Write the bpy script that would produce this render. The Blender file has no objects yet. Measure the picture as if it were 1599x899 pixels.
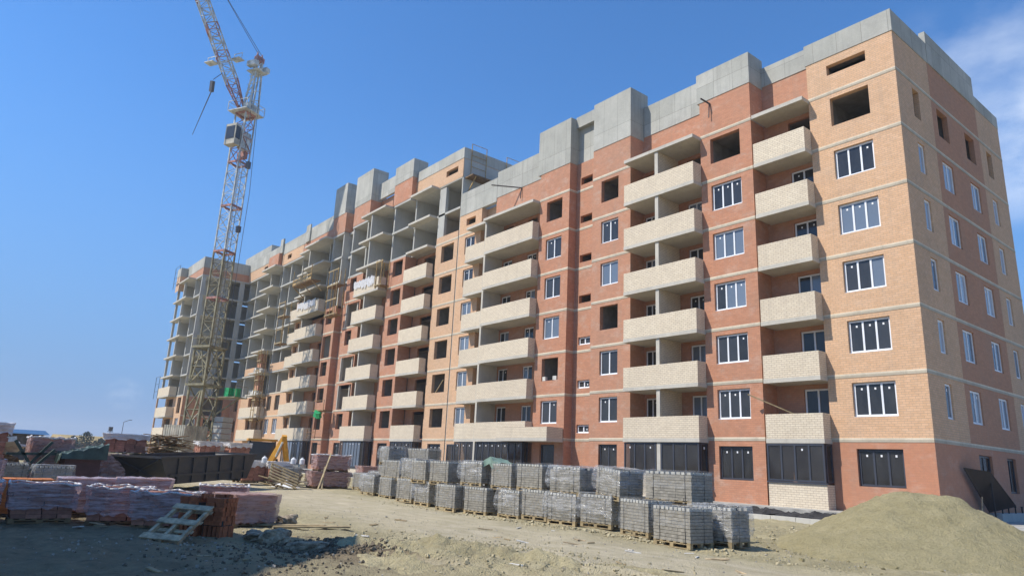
import bpy, bmesh, math, random
import numpy as np
from mathutils import Vector, Matrix, Euler
random.seed(7)
S = bpy.context.scene
COL = S.collection
R = math.radians
# ------------------------------------------------------------------ camera
cam = bpy.data.cameras.new('camera'); camo = bpy.data.objects.new('camera', cam); COL.objects.link(camo)
cam.sensor_fit = 'HORIZONTAL'; cam.sensor_width = 36; cam.lens = 24.287; cam.clip_start = .1; cam.clip_end = 6000
rt = Vector((0.63076641, 0.77471487, 0.04416568)); up = Vector((0.16570157, -0.19007951, 0.96768423)); fw = Vector((-0.75807436, 0.60306438, 0.24826724))
m = Matrix.Identity(4)
for i in range(3):
    m[i][0] = rt[i]; m[i][1] = up[i]; m[i][2] = -fw[i]
m[2][3] = 1.7
camo.matrix_world = m
S.camera = camo
# ------------------------------------------------------------------ light
SUN = Vector((-.38, -.76, 1.02)).normalized()
S.view_settings.view_transform = 'Standard'; S.view_settings.look = 'None'; S.view_settings.gamma = 1
S.view_settings.exposure = 0.60
W = bpy.data.worlds.new('World'); S.world = W; W.use_nodes = True
nt = W.node_tree; N = nt.nodes; L = nt.links
bg = N['Background']; bg.inputs['Strength'].default_value = .135
sky = N.new('ShaderNodeTexSky'); sky.sky_type = 'NISHITA'; sky.sun_disc = False
sky.sun_elevation = math.asin(SUN.z); sky.sun_rotation = math.atan2(SUN.x, SUN.y)
sky.air_density = 1.0; sky.dust_density = .0; sky.ozone_density = 4.0; sky.altitude = 50
tc = N.new('ShaderNodeTexCoord')
hs_ = N.new('ShaderNodeHueSaturation'); hs_.inputs['Saturation'].default_value = 1.12; hs_.inputs['Hue'].default_value = .5; ti_ = N.new('ShaderNodeMixRGB'); ti_.blend_type = 'MULTIPLY'; ti_.inputs[0].default_value = 1; ti_.inputs[2].default_value = (.75, .87, .99, 1); L.new(sky.outputs[0], ti_.inputs[1]); L.new(ti_.outputs[0], hs_.inputs['Color'])
sz_ = N.new('ShaderNodeSeparateXYZ'); L.new(tc.outputs['Generated'], sz_.inputs[0])
hz_ = N.new('ShaderNodeMapRange'); hz_.interpolation_type = 'SMOOTHSTEP'; hz_.inputs[1].default_value = -.02; hz_.inputs[2].default_value = .50; hz_.inputs[3].default_value = .98; hz_.inputs[4].default_value = 0; L.new(sz_.outputs[2], hz_.inputs[0])
hm_ = N.new('ShaderNodeMixRGB'); hm_.inputs[2].default_value = (.76, 1.62, 3.25, 1); L.new(hz_.outputs[0], hm_.inputs[0]); L.new(hs_.outputs[0], hm_.inputs[1])
def cloud(center, cosw, cosin, scale, prev, amt, col=(5.2, 5.6, 6.2, 1)):
    d = N.new('ShaderNodeVectorMath'); d.operation = 'DOT_PRODUCT'; d.inputs[1].default_value = Vector(center).normalized()
    L.new(tc.outputs['Generated'], d.inputs[0])
    mr = N.new('ShaderNodeMapRange'); mr.interpolation_type = 'SMOOTHSTEP'; mr.inputs[1].default_value = cosw; mr.inputs[2].default_value = cosin
    L.new(d.outputs['Value'], mr.inputs[0])
    mp = N.new('ShaderNodeMapping'); mp.inputs['Scale'].default_value = (1, 1, 1.9); L.new(tc.outputs['Generated'], mp.inputs[0])
    nz = N.new('ShaderNodeTexNoise'); nz.inputs['Scale'].default_value = scale; nz.inputs['Detail'].default_value = 7; nz.inputs['Roughness'].default_value = .55
    L.new(mp.outputs[0], nz.inputs['Vector'])
    r2 = N.new('ShaderNodeMapRange'); r2.interpolation_type = 'SMOOTHSTEP'; r2.inputs[1].default_value = .36; r2.inputs[2].default_value = .66
    L.new(nz.outputs[0], r2.inputs[0])
    mu = N.new('ShaderNodeMath'); mu.operation = 'MULTIPLY'; L.new(mr.outputs[0], mu.inputs[0]); L.new(r2.outputs[0], mu.inputs[1])
    m2 = N.new('ShaderNodeMath'); m2.operation = 'MULTIPLY'; m2.inputs[1].default_value = amt; L.new(mu.outputs[0], m2.inputs[0])
    mx = N.new('ShaderNodeMixRGB'); mx.inputs[2].default_value = col; L.new(m2.outputs[0], mx.inputs[0]); L.new(prev, mx.inputs[1])
    return mx.outputs[0]
o_ = cloud((-.19, .87, .43), .986, .999, 4.0, hm_.outputs[0], .42)
o_ = cloud((-.19, .90, .375), .994, .9995, 9.0, o_, .35)
o_ = cloud((-.983, .171, .065), .9997, .99999, 60.0, o_, .13)
L.new(o_, bg.inputs['Color'])
sl = bpy.data.lights.new('sun', 'SUN'); sl.energy = 3.6; sl.angle = R(.5); sl.color = (1, .94, .85)
so = bpy.data.objects.new('sun', sl); COL.objects.link(so); so.location = (-30, -60, 80)
so.rotation_euler = SUN.to_track_quat('Z', 'Y').to_euler()

# ------------------------------------------------------------------ materials
def newmat(name):
    mt = bpy.data.materials.new(name); mt.use_nodes = True
    n = mt.node_tree.nodes; l = mt.node_tree.links
    return mt, n, l, n['Principled BSDF']
def wpos(n, l, scale=(1, 1, 1), local=False):
    if local:
        g = n.new('ShaderNodeTexCoord'); oi = n.new('ShaderNodeObjectInfo')
        v = n.new('ShaderNodeVectorMath'); v.operation = 'MULTIPLY_ADD'; v.inputs[1].default_value = (37, 53, 71)
        cb = n.new('ShaderNodeCombineXYZ')
        for i in range(3): l.new(oi.outputs['Random'], cb.inputs[i])
        l.new(cb.outputs[0], v.inputs[0]); l.new(g.outputs['Object'], v.inputs[2]); src = v.outputs[0]
    else:
        src = n.new('ShaderNodeNewGeometry').outputs['Position']
    mp = n.new('ShaderNodeMapping'); mp.inputs['Scale'].default_value = scale; l.new(src, mp.inputs[0])
    return mp.outputs[0]
def noise(n, l, vec, scale, detail=5, rough=.6):
    z = n.new('ShaderNodeTexNoise'); z.inputs['Scale'].default_value = scale; z.inputs['Detail'].default_value = detail; z.inputs['Roughness'].default_value = rough
    l.new(vec, z.inputs['Vector']); return z.outputs[0]
def ramp(n, l, fac, a, b, lo=.35, hi=.65):
    r = n.new('ShaderNodeMapRange'); r.inputs[1].default_value = lo; r.inputs[2].default_value = hi; r.inputs[3].default_value = a; r.inputs[4].default_value = b
    l.new(fac, r.inputs[0]); return r.outputs[0]
def mix(n, l, fac, a, b, mode='MIX'):
    x = n.new('ShaderNodeMixRGB'); x.blend_type = mode
    for s, v in ((0, fac), (1, a), (2, b)):
        if isinstance(v, (float, int)): x.inputs[s].default_value = v
        elif isinstance(v, tuple): x.inputs[s].default_value = (*v, 1) if len(v) == 3 else v
        else: l.new(v, x.inputs[s])
    return x.outputs[0]
def bump(n, l, h, bs, strength, dist):
    b = n.new('ShaderNodeBump'); b.inputs['Strength'].default_value = strength; b.inputs['Distance'].default_value = dist
    l.new(h, b.inputs['Height']); l.new(b.outputs[0], bs.inputs['Normal'])
def plain(name, col, rough=.8, var=.18, scale=3., metal=0, bmp=.0, local=False, col2=None, rnd=0.):
    mt, n, l, b = newmat(name)
    v = wpos(n, l, local=local)
    f = ramp(n, l, noise(n, l, v, scale), 0, 1)
    c2 = col2 or tuple(c*(1-var*2) for c in col)
    c = mix(n, l, f, tuple(c*(1+var*.3) for c in col), c2)
    if rnd:
        oi = n.new('ShaderNodeObjectInfo'); c = mix(n, l, ramp(n, l, oi.outputs['Random'], 0, rnd, 0, 1), c, tuple(x*.35 for x in col))
    l.new(c, b.inputs['Base Color']); b.inputs['Roughness'].default_value = rough; b.inputs['Metallic'].default_value = metal
    if bmp: bump(n, l, noise(n, l, v, scale*6), b, bmp, .02)
    return mt
def brick(name, c1, c2, mortar, stain=.25, white=.12, msize=.007, bump_s=.5, dirt=(.25, .2, .15)):
    mt, n, l, b = newmat(name)
    g = n.new('ShaderNodeNewGeometry'); sp = n.new('ShaderNodeSeparateXYZ'); l.new(g.outputs['Position'], sp.inputs[0])
    ad = n.new('ShaderNodeMath'); l.new(sp.outputs[0], ad.inputs[0]); l.new(sp.outputs[1], ad.inputs[1])
    cb = n.new('ShaderNodeCombineXYZ'); l.new(ad.outputs[0], cb.inputs[0]); l.new(sp.outputs[2], cb.inputs[1])
    bt = n.new('ShaderNodeTexBrick'); bt.inputs['Scale'].default_value = 1; bt.inputs['Brick Width'].default_value = .262; bt.inputs['Row Height'].default_value = .1
    bt.inputs['Mortar Size'].default_value = msize; bt.inputs['Mortar Smooth'].default_value = .2; bt.inputs['Bias'].default_value = -.1
    bt.inputs['Color1'].default_value = (*c1, 1); bt.inputs['Color2'].default_value = (*c2, 1); bt.inputs['Mortar'].default_value = (*mortar, 1)
    l.new(cb.outputs[0], bt.inputs['Vector'])
    v = wpos(n, l)
    c = mix(n, l, ramp(n, l, noise(n, l, v, .45, 6, .65), 0, stain, .45, .75), bt.outputs['Color'], dirt)
    c = mix(n, l, ramp(n, l, noise(n, l, wpos(n, l, (1, 1, 1.6)), 1.1, 7, .7), 0, white, .52, .75), c, (.62, .58, .5))
    c = mix(n, l, ramp(n, l, noise(n, l, v, 5.0, 3), 0, .12), c, (.1, .06, .04))
    oi = n.new('ShaderNodeObjectInfo'); c = mix(n, l, ramp(n, l, oi.outputs['Random'], 0, .16, 0, 1), c, (.38, .30, .22))
    st = ramp(n, l, noise(n, l, wpos(n, l, (2.6, 2.6, .16)), 1.0, 6, .65), 0, .22, .55, .75); c = mix(n, l, st, c, (.30, .25, .20))
    l.new(c, b.inputs['Base Color']); b.inputs['Roughness'].default_value = .88
    bump(n, l, bt.outputs['Fac'], b, -bump_s if False else bump_s, -.012)
    return mt
M = {}
M['tan'] = brick('tan brick', (.73, .455, .265), (.66, .40, .22), (.47, .32, .215), msize=.009, bump_s=.45)
M['red'] = brick('red brick', (.55, .25, .14), (.48, .21, .115), (.41, .20, .125), msize=.007, white=.34, stain=.32)
M['brown'] = brick('brown brick', (.53, .245, .13), (.46, .205, .105), (.40, .22, .135), white=.05)
M['cream'] = brick('cream brick', (.77, .67, .50), (.71, .61, .45), (.44, .35, .26), msize=.009, white=.0, stain=.14)
M['painted'] = brick('painted brick', (.53, .225, .12), (.50, .205, .11), (.46, .205, .115), white=.26, bump_s=.25)
def concrete(name, c, dark=.35, panel=False, streak=.3):
    mt, n, l, b = newmat(name)
    v = wpos(n, l)
    f1 = ramp(n, l, noise(n, l, v, .6, 7, .65), 0, dark, .4, .7)
    col = mix(n, l, f1, c, tuple(x*.55 for x in c))
    st = ramp(n, l, noise(n, l, wpos(n, l, (3.2, 3.2, .22)), 1.0, 5, .6), 0, streak, .52, .72)
    col = mix(n, l, st, col, tuple(x*.6 for x in c))
    col = mix(n, l, ramp(n, l, noise(n, l, v, 9, 4), 0, .2, .5, .7), col, tuple(min(1, x*1.35) for x in c))
    h = noise(n, l, v, 14, 4)
    if panel:
        sp = n.new('ShaderNodeSeparateXYZ'); l.new(n.new('ShaderNodeNewGeometry').outputs['Position'], sp.inputs[0])
        ad = n.new('ShaderNodeMath'); l.new(sp.outputs[0], ad.inputs[0]); l.new(sp.outputs[1], ad.inputs[1])
        cb = n.new('ShaderNodeCombineXYZ'); l.new(ad.outputs[0], cb.inputs[0]); l.new(sp.outputs[2], cb.inputs[1])
        bt = n.new('ShaderNodeTexBrick'); bt.offset = 0.; bt.inputs['Scale'].default_value = 1; bt.inputs['Brick Width'].default_value = 1.22; bt.inputs['Row Height'].default_value = 2.6
        bt.inputs['Mortar Size'].default_value = .012; bt.inputs['Color1'].default_value = (1, 1, 1, 1); bt.inputs['Color2'].default_value = (.76, .77, .76, 1); bt.inputs['Mortar'].default_value = (.42, .42, .4, 1)
        l.new(cb.outputs[0], bt.inputs['Vector']); col = mix(n, l, .85, col, bt.outputs['Color'], 'MULTIPLY')
    l.new(col, b.inputs['Base Color']); b.inputs['Roughness'].default_value = .9
    bump(n, l, h, b, .35, .015)
    return mt
M['conc'] = concrete('cast concrete', (.47, .46, .405), panel=True, dark=.5, streak=.5)
M['frame'] = concrete('concrete frame', (.45, .44, .395), dark=.4)
M['soffit'] = concrete('balcony slab concrete', (.52, .485, .41), dark=.45, streak=.35)
M['band'] = concrete('floor band concrete', (.47, .41, .31), dark=.5, streak=.5)
M['mortar'] = concrete('pale mortar', (.70, .61, .46), dark=.6, streak=.6)
M['kerb'] = concrete('kerb concrete', (.52, .50, .44), dark=.2)
M['room'] = plain('room plaster', (.30, .28, .25), .9, .15, 1.5)
M['white'] = plain('white window plastic', (.82, .83, .84), .35, .04, 2)
M['darkframe'] = plain('anthracite window frame', (.055, .06, .075), .4, .1, 2)
def glass(name, col, rough=.06, spec=.5, dirt=.2):
    mt, n, l, b = newmat(name)
    v = wpos(n, l)
    f = ramp(n, l, noise(n, l, wpos(n, l, (1.5, 1.5, .8)), 1.3, 4), 0, dirt, .4, .75)
    oi = n.new('ShaderNodeObjectInfo')
    c = mix(n, l, f, col, (.2, .2, .19)); c = mix(n, l, ramp(n, l, oi.outputs['Random'], 0, .55, 0, 1), c, tuple(x*2.2+.015 for x in col))
    l.new(c, b.inputs['Base Color']); b.inputs['Roughness'].default_value = rough; b.inputs['Specular IOR Level'].default_value = spec
    bump(n, l, noise(n, l, v, .8, 2), b, .08, .05)
    return mt
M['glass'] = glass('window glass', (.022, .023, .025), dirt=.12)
M['film'] = glass('sky tint filmed glass', (.10, .125, .16), .12, .8)  # blue-grey colour paints sky reflections, on filmed panes and plain ones
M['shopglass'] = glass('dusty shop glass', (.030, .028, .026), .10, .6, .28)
M['pale'] = glass('painted sky side glass', (.26, .29, .33), .12, .8)  # pale base colour stands in for whitish sky reflections
bs_ = M['shopglass'].node_tree.nodes['Principled BSDF']; bs_.inputs['Alpha'].default_value = .55
M['sticker'] = plain('white label', (.8, .8, .8), .6, .02)
M['woodg'] = plain('weathered grey wood', (.56, .43, .26), .8, .25, 7, local=True, bmp=.2)
M['wood'] = plain('pale pallet wood', (.50, .38, .20), .75, .22, 6, local=True, rnd=.5)
M['woodb'] = plain('brown plank wood', (.36, .22, .10), .8, .3, 5, local=True, rnd=.85)
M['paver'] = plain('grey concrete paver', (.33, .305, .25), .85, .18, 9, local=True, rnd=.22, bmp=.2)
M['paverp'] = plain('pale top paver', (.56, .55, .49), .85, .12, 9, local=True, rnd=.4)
M['core'] = plain('dark gap', (.035, .035, .035), .9, .1)
M['strap'] = plain('black strap', (.02, .02, .022), .5, .1)
M['clay'] = plain('orange clay brick', (.50, .155, .060), .85, .2, 9, local=True, rnd=.55, bmp=.2)
M['clayb'] = plain('bright orange brick', (.62, .21, .055), .8, .15, 9, local=True, rnd=.3)
M['clayd'] = plain('dusky clay brick', (.50, .22, .14), .85, .2, 9, local=True, rnd=.6, bmp=.2)
def film(name, col, alpha, rough=.25, stretch=(2, 2, 9), amt=.5, spec=.6, lo=.2, dist=.04):
    mt, n, l, b = newmat(name)
    v = wpos(n, l, stretch, local=True)
    h = noise(n, l, v, 1.6, 5, .6)
    b.inputs['Base Color'].default_value = (*col, 1); b.inputs['Roughness'].default_value = rough; b.inputs['Specular IOR Level'].default_value = spec
    bump(n, l, h, b, amt, dist)
    a = ramp(n, l, noise(n, l, v, 2.3, 4), alpha-lo, min(1, alpha+lo), .35, .65)
    l.new(a, b.inputs['Alpha']); return mt
M['wrap'] = film('clear stretch film', (.55, .56, .56), .09, .16, (1.5, 1.5, 3), .7, .8, .09)
M['shiny'] = film('glossy stretch film', (.66, .67, .67), .22, .13, (.9, .9, 2.4), 1.0, 1.0, .14, .30)
M['lilac'] = film('milky lilac wrap', (.58, .42, .41), .52, .24, (1.2, 1.2, 8), 1.0, .55, .34)
M['milky'] = film('milky white wrap', (.74, .72, .70), .80, .35, (2, 2, 5), 1.0, .5, .18)
M['rose'] = film('rosy brick wrap', (.48, .33, .30), .52, .35, (1.2, 1.2, 7), .9, .4, .2)
M['skip'] = plain('dark slate paint', (.030, .034, .042), .5, .25, 2.5, col2=(.06, .055, .05))
M['skipin'] = plain('rusty steel inside', (.10, .085, .075), .7, .3, 3)
M['yellow'] = plain('yellow machine paint', (.72, .34, .03), .45, .15, 3)
M['black'] = plain('matt black', (.015, .015, .016), .7, .1)
M['tyre'] = plain('black rubber', (.02, .02, .02), .9, .1)
M['mast'] = plain('weathered olive crane paint', (.33, .29, .17), .6, .3, 1.2)
M['mastw'] = plain('pale crane paint', (.60, .62, .58), .5, .25, 1.5)
M['mastr'] = plain('faded red crane paint', (.48, .22, .17), .55, .3, 2)
M['corr'] = plain('pale corrugated sheet', (.50, .46, .36), .6, .2, 1.5)
M['cable'] = plain('steel cable', (.10, .10, .11), .5, .1)
M['scaff'] = plain('yellow scaffold tube', (.50, .33, .12), .6, .3, 3)
M['greenp'] = plain('bright green sheet', (.02, .38, .12), .5, .2, 3)
M['greent'] = plain('dark green tarpaulin', (.05, .085, .065), .6, .3, 3)
M['mint'] = plain('pale green cloth', (.20, .30, .24), .8, .2, 4)
M['maroon'] = plain('maroon box', (.10, .045, .045), .7, .2, 3)
M['panel'] = plain('dark brown coated board', (.018, .010, .009), .5, .3, 2)
M['blueroof'] = plain('blue sheet roof', (.03, .10, .22), .5, .15, .5)
M['ochre'] = plain('ochre sheet roof', (.46, .33, .12), .7, .2, .3)
M['pinkw'] = plain('pale pink wall', (.55, .38, .33), .8, .15, .3)
M['tank'] = plain('white plastic', (.78, .78, .76), .5, .08, 2)
M['leaf'] = plain('dark tree leaves', (.035, .055, .035), .8, .3, 2)
M['bag'] = plain('white sack', (.70, .67, .60), .85, .15, 6, bmp=.4)
M['rock'] = plain('pale grey rubble', (.40, .36, .29), .95, .12, 4, bmp=.6)
M['debris'] = plain('mixed rubble', (.26, .22, .17), .95, .35, 5, bmp=.6)
M['clod'] = plain('earth clod', (.45, .385, .235), .95, .12, 6, bmp=.6)
M['rubble_m'] = plain('dusty broken concrete', (.46, .37, .25), .95, .35, 7, bmp=1.)
M['mud'] = plain('dark damp earth', (.17, .135, .088), .95, .2, 5, bmp=.6)
M['soil'] = plain('black soil', (.045, .042, .040), .95, .3, 3, bmp=.8)
M['pave'] = plain('footway concrete', (.44, .42, .37), .9, .2, 2)

# ------------------------------------------------------------------ helpers
class MB:
    def __init__(s): s.v = []; s.f = []; s.m = []
    def quad(s, a, b, c, d, mi=0):
        k = len(s.v); s.v += [tuple(a), tuple(b), tuple(c), tuple(d)]; s.f.append((k, k+1, k+2, k+3)); s.m.append(mi)
    def hexa(s, p, mi=0):   # 8 points: bottom 4 ccw, top 4 ccw
        k = len(s.v); s.v += [tuple(q) for q in p]
        for f in ((3, 2, 1, 0), (4, 5, 6, 7), (0, 1, 5, 4), (1, 2, 6, 5), (2, 3, 7, 6), (3, 0, 4, 7)):
            s.f.append(tuple(k+i for i in f)); s.m.append(mi)
    def box(s, x0, x1, y0, y1, z0, z1, mi=0):
        x0, x1 = min(x0, x1), max(x0, x1); y0, y1 = min(y0, y1), max(y0, y1); z0, z1 = min(z0, z1), max(z0, z1)
        s.hexa([(x0, y0, z0), (x1, y0, z0), (x1, y1, z0), (x0, y1, z0), (x0, y0, z1), (x1, y0, z1), (x1, y1, z1), (x0, y1, z1)], mi)
    def obox(s, c, size, rot=(0, 0, 0), mi=0):
        E = Euler(rot).to_matrix(); c = Vector(c); hx, hy, hz = size[0]/2, size[1]/2, size[2]/2
        P = [(-hx, -hy, -hz), (hx, -hy, -hz), (hx, hy, -hz), (-hx, hy, -hz), (-hx, -hy, hz), (hx, -hy, hz), (hx, hy, hz), (-hx, hy, hz)]
        s.hexa([c+E @ Vector(p) for p in P], mi)
    def beam(s, p, q, w, h=None, mi=0):
        p = Vector(p); q = Vector(q); d = (q-p); ln = d.length
        if ln < 1e-6: return
        d /= ln; u = d.cross(Vector((0, 0, 1)))
        if u.length < 1e-3: u = Vector((1, 0, 0))
        u.normalize(); v = u.cross(d); h = h or w; u = u*(w/2); v = v*(h/2)
        s.hexa([p-u-v, p+u-v, p+u+v, p-u+v, q-u-v, q+u-v, q+u+v, q-u+v], mi)
    def tube(s, p, q, r, n=6, mi=0, r2=None):
        p = Vector(p); q = Vector(q); d = (q-p).normalized(); u = d.cross(Vector((0, 0, 1)))
        if u.length < 1e-3: u = Vector((1, 0, 0))
        u.normalize(); v = u.cross(d); r2 = r if r2 is None else r2; k = len(s.v)
        for i in range(n):
            a = 2*math.pi*i/n; w = u*math.cos(a)+v*math.sin(a); s.v.append(tuple(p+w*r)); s.v.append(tuple(q+w*r2))
        for i in range(n):
            j = (i+1) % n; s.f.append((k+2*i, k+2*j, k+2*j+1, k+2*i+1)); s.m.append(mi)
        s.f.append(tuple(k+2*i for i in range(n))[::-1]); s.m.append(mi); s.f.append(tuple(k+2*i+1 for i in range(n))); s.m.append(mi)
    def mesh(s, name, mats):
        me = bpy.data.meshes.new(name); me.from_pydata(s.v, [], s.f)
        for x in mats: me.materials.append(M[x] if isinstance(x, str) else x)
        if len(mats) > 1: me.polygons.foreach_set('material_index', s.m)
        return me
    def obj(s, name, mats, parent=None, smooth=False):
        if isinstance(mats, str): mats = [mats]
        me = s.mesh(name, mats)
        if smooth: me.polygons.foreach_set('use_smooth', [True]*len(me.polygons))
        return link(name, me, parent, world=True)
def link(name, me, parent=None, loc=None, world=False, rot=None):
    o = bpy.data.objects.new(name, me); COL.objects.link(o)
    if parent is not None:
        o.parent = parent
        if world:
            off = Vector((0, 0, 0)); p = parent
            while p is not None:
                off += p.location if not p.get('_w') else p.location; p = p.parent
            o.location = -off
    if loc is not None: o.location = loc
    if rot is not None: o.rotation_euler = rot
    return o
def empty(name, loc, label, cat, group=None, rz=0):
    o = bpy.data.objects.new(name, None); COL.objects.link(o); o.location = loc; o.rotation_euler = (0, 0, rz); o.empty_display_size = .3
    return tag(o, label, cat, group)
def tag(o, label=None, cat=None, group=None, kind=None):
    if label: o['label'] = label
    if cat: o['category'] = cat
    if group: o['group'] = group
    if kind: o['kind'] = kind
    return o
def copy_tree(o, parent=None):
    c = o.copy(); COL.objects.link(c)
    if parent is not None: c.parent = parent
    for ch in o.children: copy_tree(ch, c)
    return c
# value noise (numpy)
_rng = np.random.RandomState(3); _T = _rng.rand(256, 256)
def vnoise(x, y):
    xi = np.floor(x).astype(int); yi = np.floor(y).astype(int); fx = x-xi; fy = y-yi
    fx = fx*fx*(3-2*fx); fy = fy*fy*(3-2*fy)
    a = _T[xi % 256, yi % 256]; b = _T[(xi+1) % 256, yi % 256]; c = _T[xi % 256, (yi+1) % 256]; d = _T[(xi+1) % 256, (yi+1) % 256]
    return (a*(1-fx)+b*fx)*(1-fy)+(c*(1-fx)+d*fx)*fy
def fbm(x, y, o=4):
    s = 0; a = .5
    for i in range(o): s = s+a*(vnoise(x*2**i+17*i, y*2**i+31*i)-.5); a *= .55
    return s
def sstep(a, b, x):
    t = np.clip((x-a)/(b-a), 0, 1); return t*t*(3-2*t)

# ------------------------------------------------------------------ ground
def road_mask(x, y):
    yc = 12.2-.6*sstep(-22, -9, x)+.6*np.sin(x*.13)
    w = 2.2+.02*np.abs(x)
    rd = np.exp(-((y-yc)/w)**4)
    for o in (0, 1.35): rd = np.maximum(rd, .8*np.exp(-((y-(8.6+.42*(x+10)-.05*(x+10)**2-o))/.24)**4)*sstep(-13.5, -11.5, x))
    return rd
def ground_h(x, y):
    x = np.asarray(x, float); y = np.asarray(y, float)
    h = .42*sstep(16.5, 28, y)*.45+.42*sstep(24, 60, -x)*.7
    h = np.minimum(h, .26)
    near = np.exp(-((x+10)/34)**4)*np.exp(-((y-10)/24)**4)
    rd = road_mask(x, y)
    rough = (1-rd*.85)
    h = h+near*(.16*fbm(x*.35, y*.35)+rough*(.14*fbm(x*1.3+5, y*1.3)+.075*fbm(x*4.1, y*4.1+9, 3)))
    # churned mound and the rut beside it in the foreground
    mound = np.exp(-(((x+11.6)/1.6)**2+((y-7.9)/1.2)**2)); h = h+mound*(.10+.34*fbm(x*2.2, y*2.2, 4))
    mound2 = np.exp(-(((x+9.6)/2.4)**2+((y-9.2)/1.0)**2)); h = h+mound2*(.05+.26*fbm(x*2.6+7, y*2.6, 4))
    d1 = (y-(8.6+.42*(x+10)-.05*(x+10)**2))                         # tyre ruts running to the lower right
    for o in (0, 1.35):
        h = h-.10*np.exp(-((d1+o)/.24)**4)*sstep(-14, -12, x)+.07*np.exp(-((d1+o-.42)/.16)**2)*sstep(-14, -12, x)+.06*np.exp(-((d1+o+.40)/.14)**2)*sstep(-14, -12, x)
    hole = np.exp(-(((x+13.6)/.9)**2+((y-5.9)/.6)**2)); h = h-.16*hole
    h = h+sstep(8, 4, y)*sstep(-5, -9, x)*sstep(-30, -22, x)*(.10*fbm(x*1.1+3, y*2.6, 4)+.05*fbm(x*3.3, y*6.3, 3))
    right = np.exp(-(((x+8.5)/3.5)**2+((y-20.5)/2.2)**2)); h = h+right*(.10+.35*fbm(x*1.6, y*1.6, 4))
    return h
def axis(a, b, step, lo, hi):
    c = list(np.arange(a, b, step)); s = step; v = a; w = b; left = []; right = []
    while v > lo: s *= 1.22; v -= s; left.append(v)
    s = step
    while w < hi: right.append(w); s *= 1.22; w += s
    return np.array(left[::-1]+c+right+[hi])
ax = axis(-34, 2, .11, -2500, 1500); ay = axis(-3, 26, .11, -1500, 2500)
X, Y = np.meshgrid(ax, ay, indexing='ij'); Z = ground_h(X, Y)
inb = (X < -11.6) & (X > -118) & (Y > 31.3) & (Y < 46); Z[inb] = -.2
nx, ny = X.shape
me = bpy.data.meshes.new('ground')
V = np.stack([X, Y, Z], -1).reshape(-1, 3); me.vertices.add(len(V)); me.vertices.foreach_set('co', V.ravel())
I = np.arange(nx*ny).reshape(nx, ny); F = np.stack([I[:-1, :-1], I[1:, :-1], I[1:, 1:], I[:-1, 1:]], -1).reshape(-1, 4)
me.loops.add(F.size); me.loops.foreach_set('vertex_index', F.ravel()); me.polygons.add(len(F))
me.polygons.foreach_set('loop_start', np.arange(0, F.size, 4)); me.polygons.foreach_set('loop_total', np.full(len(F), 4))
me.polygons.foreach_set('use_smooth', np.ones(len(F), bool))
me.update(); at_ = me.attributes.new('road', 'FLOAT', 'POINT'); at_.data.foreach_set('value', road_mask(X, Y).ravel().astype(np.float32))
dk = np.clip(np.exp(-(((X+12.4)/2.0)**2+((Y-6.4)/1.0)**2))*1.3+sstep(6.5, 3.0, Y)*sstep(-6, -10, X)*sstep(-60, -30, X)*.75, 0, 1)  # darker earth tone round the hole and across the left foreground
at2 = me.attributes.new('umber', 'FLOAT', 'POINT'); at2.data.foreach_set('value', dk.ravel().astype(np.float32))
def ground_mat():
    mt, n, l, b = newmat('sandy building site earth')
    v = wpos(n, l)
    c = mix(n, l, ramp(n, l, noise(n, l, v, .55, 7, .65), 0, 1), (.54, .465, .275), (.36, .31, .175))
    c = mix(n, l, ramp(n, l, noise(n, l, v, 7, 6, .7), 0, .55, .48, .7), c, (.24, .185, .11))
    c = mix(n, l, ramp(n, l, noise(n, l, v, 28, 3, .6), 0, .45, .58, .7), c, (.56, .49, .36))
    a = n.new('ShaderNodeAttribute'); a.attribute_name = 'umber'
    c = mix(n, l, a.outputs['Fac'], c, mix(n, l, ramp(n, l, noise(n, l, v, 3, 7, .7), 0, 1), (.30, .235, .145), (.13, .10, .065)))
    a = n.new('ShaderNodeAttribute'); a.attribute_name = 'road'
    rf = n.new('ShaderNodeMath'); rf.operation = 'MULTIPLY'; l.new(a.outputs['Fac'], rf.inputs[0]); l.new(ramp(n, l, noise(n, l, v, 1.3, 5), .95, .45), rf.inputs[1])
    c = mix(n, l, rf.outputs[0], c, mix(n, l, ramp(n, l, noise(n, l, wpos(n, l, (.4, 2.5, 1)), 1.4, 6), 0, 1), (.66, .575, .41), (.54, .465, .315)))
    l.new(c, b.inputs['Base Color']); b.inputs['Roughness'].default_value = .95; b.inputs['Specular IOR Level'].default_value = .2
    h = n.new('ShaderNodeMath'); h.operation = 'ADD'; l.new(noise(n, l, v, 9, 6, .7), h.inputs[0]); l.new(noise(n, l, v, 34, 3, .6), h.inputs[1])
    bump(n, l, h.outputs[0], b, .9, .08)
    return mt
M['ground'] = ground_mat(); me.materials.append(M['ground'])
g = link('ground', me); tag(g, kind='structure')
def gz(x, y): return float(ground_h(x, y))

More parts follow.
